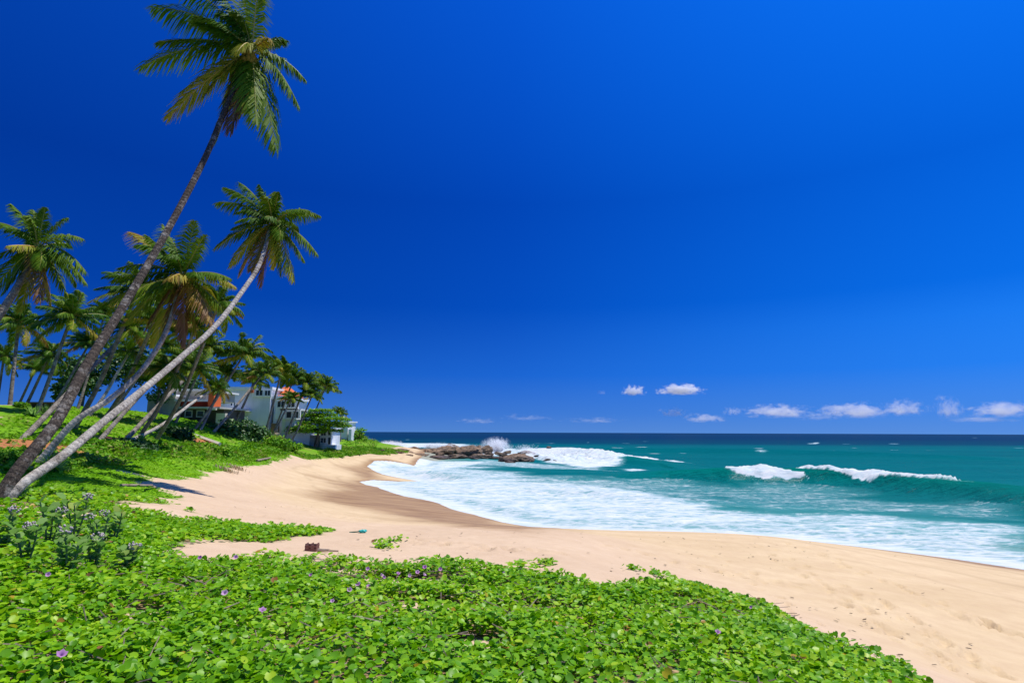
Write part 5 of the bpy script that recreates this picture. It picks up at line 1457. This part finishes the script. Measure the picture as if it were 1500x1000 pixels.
# ------------------------------------------------------------------ things lying on the sand
g = ground(457, 806)
bx = empty('broken_crate', g, 'small broken reddish brown crate lying on the sand by the creeper', 'crate', rz=0.0)
RW = plain('reddish_wood', (0.14, 0.06, 0.045), (0.28, 0.14, 0.11), 12)
m = MB(); w2 = 0.10
m.box((g[0] - w2, g[1] - .09, g[2] - .01), (g[0] + w2, g[1] + .09, g[2] + .012)); m.build('base', RW, bx)
for (x0, x1, y0, y1) in [(-w2, w2, -.09, -.078), (-w2, w2, .078, .09)]:
    m = MB(); m.box((g[0] + x0, g[1] + y0, g[2] + .012), (g[0] + x1, g[1] + y1, g[2] + .048)); m.box((g[0] + x0, g[1] + y0, g[2] + .062), (g[0] + x1, g[1] + y1, g[2] + .10)); m.build('side_slat', RW, bx)
m = MB()
for q in (-w2, -.01, w2 - .014): m.box((g[0] + q, g[1] - .074, g[2] + .013), (g[0] + q + .014, g[1] + .074, g[2] + .125))
m.build('post', RW, bx)
g = ground(472, 808); m = MB(); m.bar(g + np.array([-.08, 0, .03]), g + np.array([.10, .03, .025]), 0.03, 7, 0.02); tag(m.build('husk_piece', WOOD), 'pale scrap of husk beside the broken crate', 'husk')
g = ground(483, 807); m = MB(); m.bar(g + np.array([-.05, 0, .012]), g + np.array([.16, -.03, .012]), 0.012, 6); tag(m.build('stick', WOOD), 'thin dark stick on the sand right of the crate', 'stick')
g = ground(528, 780)
tb = plain('turquoise_plastic', (0.02, 0.34, 0.30), (0.04, 0.46, 0.40), 8, 0.45, 0.4)
rng = np.random.default_rng(4)
m = MB()
pts = [(0.02, 0, .05), (.16, .02, .07), (.1, -.04, .03)]
bm = bmesh.new(); bmesh.ops.create_icosphere(bm, subdivisions=3, radius=1.0)
v = np.array([q.co[:] for q in bm.verts]); f = np.array([[q.index for q in h_.verts] for h_ in bm.faces]); bm.free()
dsp = np.array([mnoise.fractal(Vector(q) * 1.8, 1.0, 2.0, 4) for q in v])
v = v * (1 + .35 * dsp)[:, None] * np.array([.10, .07, .04])
nt_ = empty('net_scrap', g, 'turquoise scrap of fishing net lying on the sand', 'net scrap')
mesh_np('bundle', v + g + np.array([.06, 0, .04]), f, tb, nt_)
m.bar(g + np.array([-.02, 0, .03]), g + np.array([-.26, -.03, .012]), 0.014, 6, 0.02); m.build('cord', plain('dark_cord', (0.05, 0.10, 0.07), (0.08, 0.16, 0.11), 10), nt_)
# driftwood plank on the turf and the logs
g = ground(200, 714); m = MB(); a, b_ = ground(177, 713), ground(223, 713)
m.bar(a + np.array([0, 0, .05]), b_ + np.array([0, 0, .05]), 0.05, 8, 0.035); tag(m.build('driftwood_log', WOOD), 'pale straight driftwood log lying on the bright turf', 'log')
g = ground(388, 672); m = MB(); a, b_ = ground(376, 676), ground(396, 672)
m.bar(a + np.array([0, 0, .08]), b_ + np.array([0, 0, .10]), 0.10, 7, 0.07); tag(m.build('driftwood_log', WOOD), 'short driftwood log near the back edge of the grass', 'log')
# small dark scraps: seaweed, leaf bits
rng = np.random.default_rng(9)
pts = []
for (u0, v0, u1, v1, n) in [(1020, 800, 1420, 990, 70), (1120, 880, 1300, 960, 26), (880, 780, 1060, 850, 46), (480, 775, 860, 830, 60), (300, 740, 480, 780, 26), (1080, 785, 1200, 830, 24)]:
    pts += [(rng.uniform(u0, u1), rng.uniform(v0, v1)) for _ in range(n)]
pts = [q for q in pts]
g = hit(*np.array(pts).T)
g = g[veg_mask(g[:, 0], g[:, 1]) < 0.05]
n = len(g)
g[:, 2] = Z(g[:, 0], g[:, 1]) + 0.012
V, F = scatter(OVAL_V * np.array([0.55, 1, 0.6]), OVAL_F[:2], g, np.stack([rng.normal(0, .2, n), rng.normal(0, .2, n), np.ones(n)], -1), rng.normal(-0.5, 0.5, n), rng.uniform(0.04, 0.14, n))
tag(mesh_np('beach_debris', V, F, plain('dark_seaweed', (0.05, 0.035, 0.02), (0.16, 0.11, 0.06), 6), None, False), 'scattered dark scraps of leaf and seaweed on the sand', 'debris', kind='stuff')

# ------------------------------------------------------------------ clouds over the horizon
def cloud_mat(name, dens_, thr, scale, amp):
    t = NT(name)
    p = t.obj()
    off = t.n('CombineXYZ'); r1 = t.math('MULTIPLY', t.rnd(), 37.0); t.put(off.inputs[0], r1); t.put(off.inputs[1], r1)
    ad = t.n('VectorMath', operation='ADD'); t.put(ad.inputs[0], t.mapv(p, (1.7, 1.0, 0.9))); t.put(ad.inputs[1], off.outputs[0])
    n = t.noise(ad.outputs[0], scale, 8, 0.68)
    flat = t.n('VectorMath', operation='LENGTH'); t.put(flat.inputs[0], t.mapv(p, (1, 1, 1)))
    bot = t.ramp(t.math('MULTIPLY_ADD', t.sep(p)[2], 0.5, 0.5), [(0.22, 0.0), (0.42, 1.0)])
    d_ = t.math('SUBTRACT', t.math('MULTIPLY_ADD', n, amp, -thr), flat.outputs['Value'])
    d_ = t.math('MULTIPLY', t.math('MULTIPLY', t.math('MULTIPLY', d_, 2.0, clamp=True), bot), dens_)
    v = t.n('VolumePrincipled'); v.inputs['Color'].default_value = (0.97, 0.98, 1.0, 1); t.put(v.inputs['Density'], d_)
    v.inputs['Anisotropy'].default_value = 0.1
    t.t.links.new(v.outputs[0], t.out.inputs['Volume'])
    return t.m
CY = 7000.0
CLOUDS = [(928, 573, 30, 13, 0, 'small bright white cloud, left of the two highest over the horizon'), (998, 572, 56, 13, 0, 'flat white cloud, right of the two highest over the horizon'), (986, 605, 34, 12, 1, 'small soft white cloud low over the horizon below the flat one'),
          (1030, 613, 50, 12, 1, 'faint low cloud just right of the small soft one'), (1073, 603, 24, 11, 1, 'faint little round cloud in the middle of the low row'), (1140, 604, 86, 17, 1, 'wide soft cloud with a bright left head in the low row'),
          (1255, 603, 84, 20, 1, 'wide ragged cloud right of the middle of the low row'), (1322, 599, 54, 22, 1, 'puffy cloud joined to the wide ragged one'), (1390, 600, 34, 28, 1, 'tall puffy cloud standing alone near the right'), (1378, 583, 14, 8, 1, 'tiny wisp above the tall puffy cloud'),
          (1472, 602, 84, 19, 1, 'wide soft cloud at the right edge'), (1200, 611, 60, 10, 2, 'very faint veil between the two wide low clouds'), (1440, 615, 90, 8, 2, 'very faint veil under the clouds at the right'), (882, 575, 10, 6, 1, 'tiny faint wisp left of the small bright cloud'), (700, 617, 60, 8, 2, 'very faint long cloud above the rocks'), (770, 612, 60, 9, 2, 'very faint cloud above the breaking waves, left'),
          (870, 616, 70, 8, 2, 'very faint flat cloud under the highest pair')]
bm = bmesh.new(); bmesh.ops.create_icosphere(bm, subdivisions=3, radius=1.0); CM = []
for i, (dn, th) in enumerate([(0.030, 1.15), (0.0072, 1.22), (0.0022, 1.3)]):
    for j in range(3):
        me = bpy.data.meshes.new('cloud'); bm.to_mesh(me); me.materials.append(cloud_mat('cloud_vapour_%d%d' % (i, j), dn, th, 1.6 + 0.4 * j, 3.6)); CM.append(me)
bm.free()
for k, (u, v, w_, h_, d_, lab) in enumerate(CLOUDS):
    c = P(u, v, CY)
    o = link(bpy.data.objects.new('cloud', CM[d_ * 3 + k % 3]))
    o.location = c
    o.scale = (w_ / FPX * CY * (0.76 if d_ else 0.70), w_ / FPX * CY * 0.5, h_ / FPX * CY * 0.9)
    tag(o, lab, 'cloud', 'small clouds over the horizon')
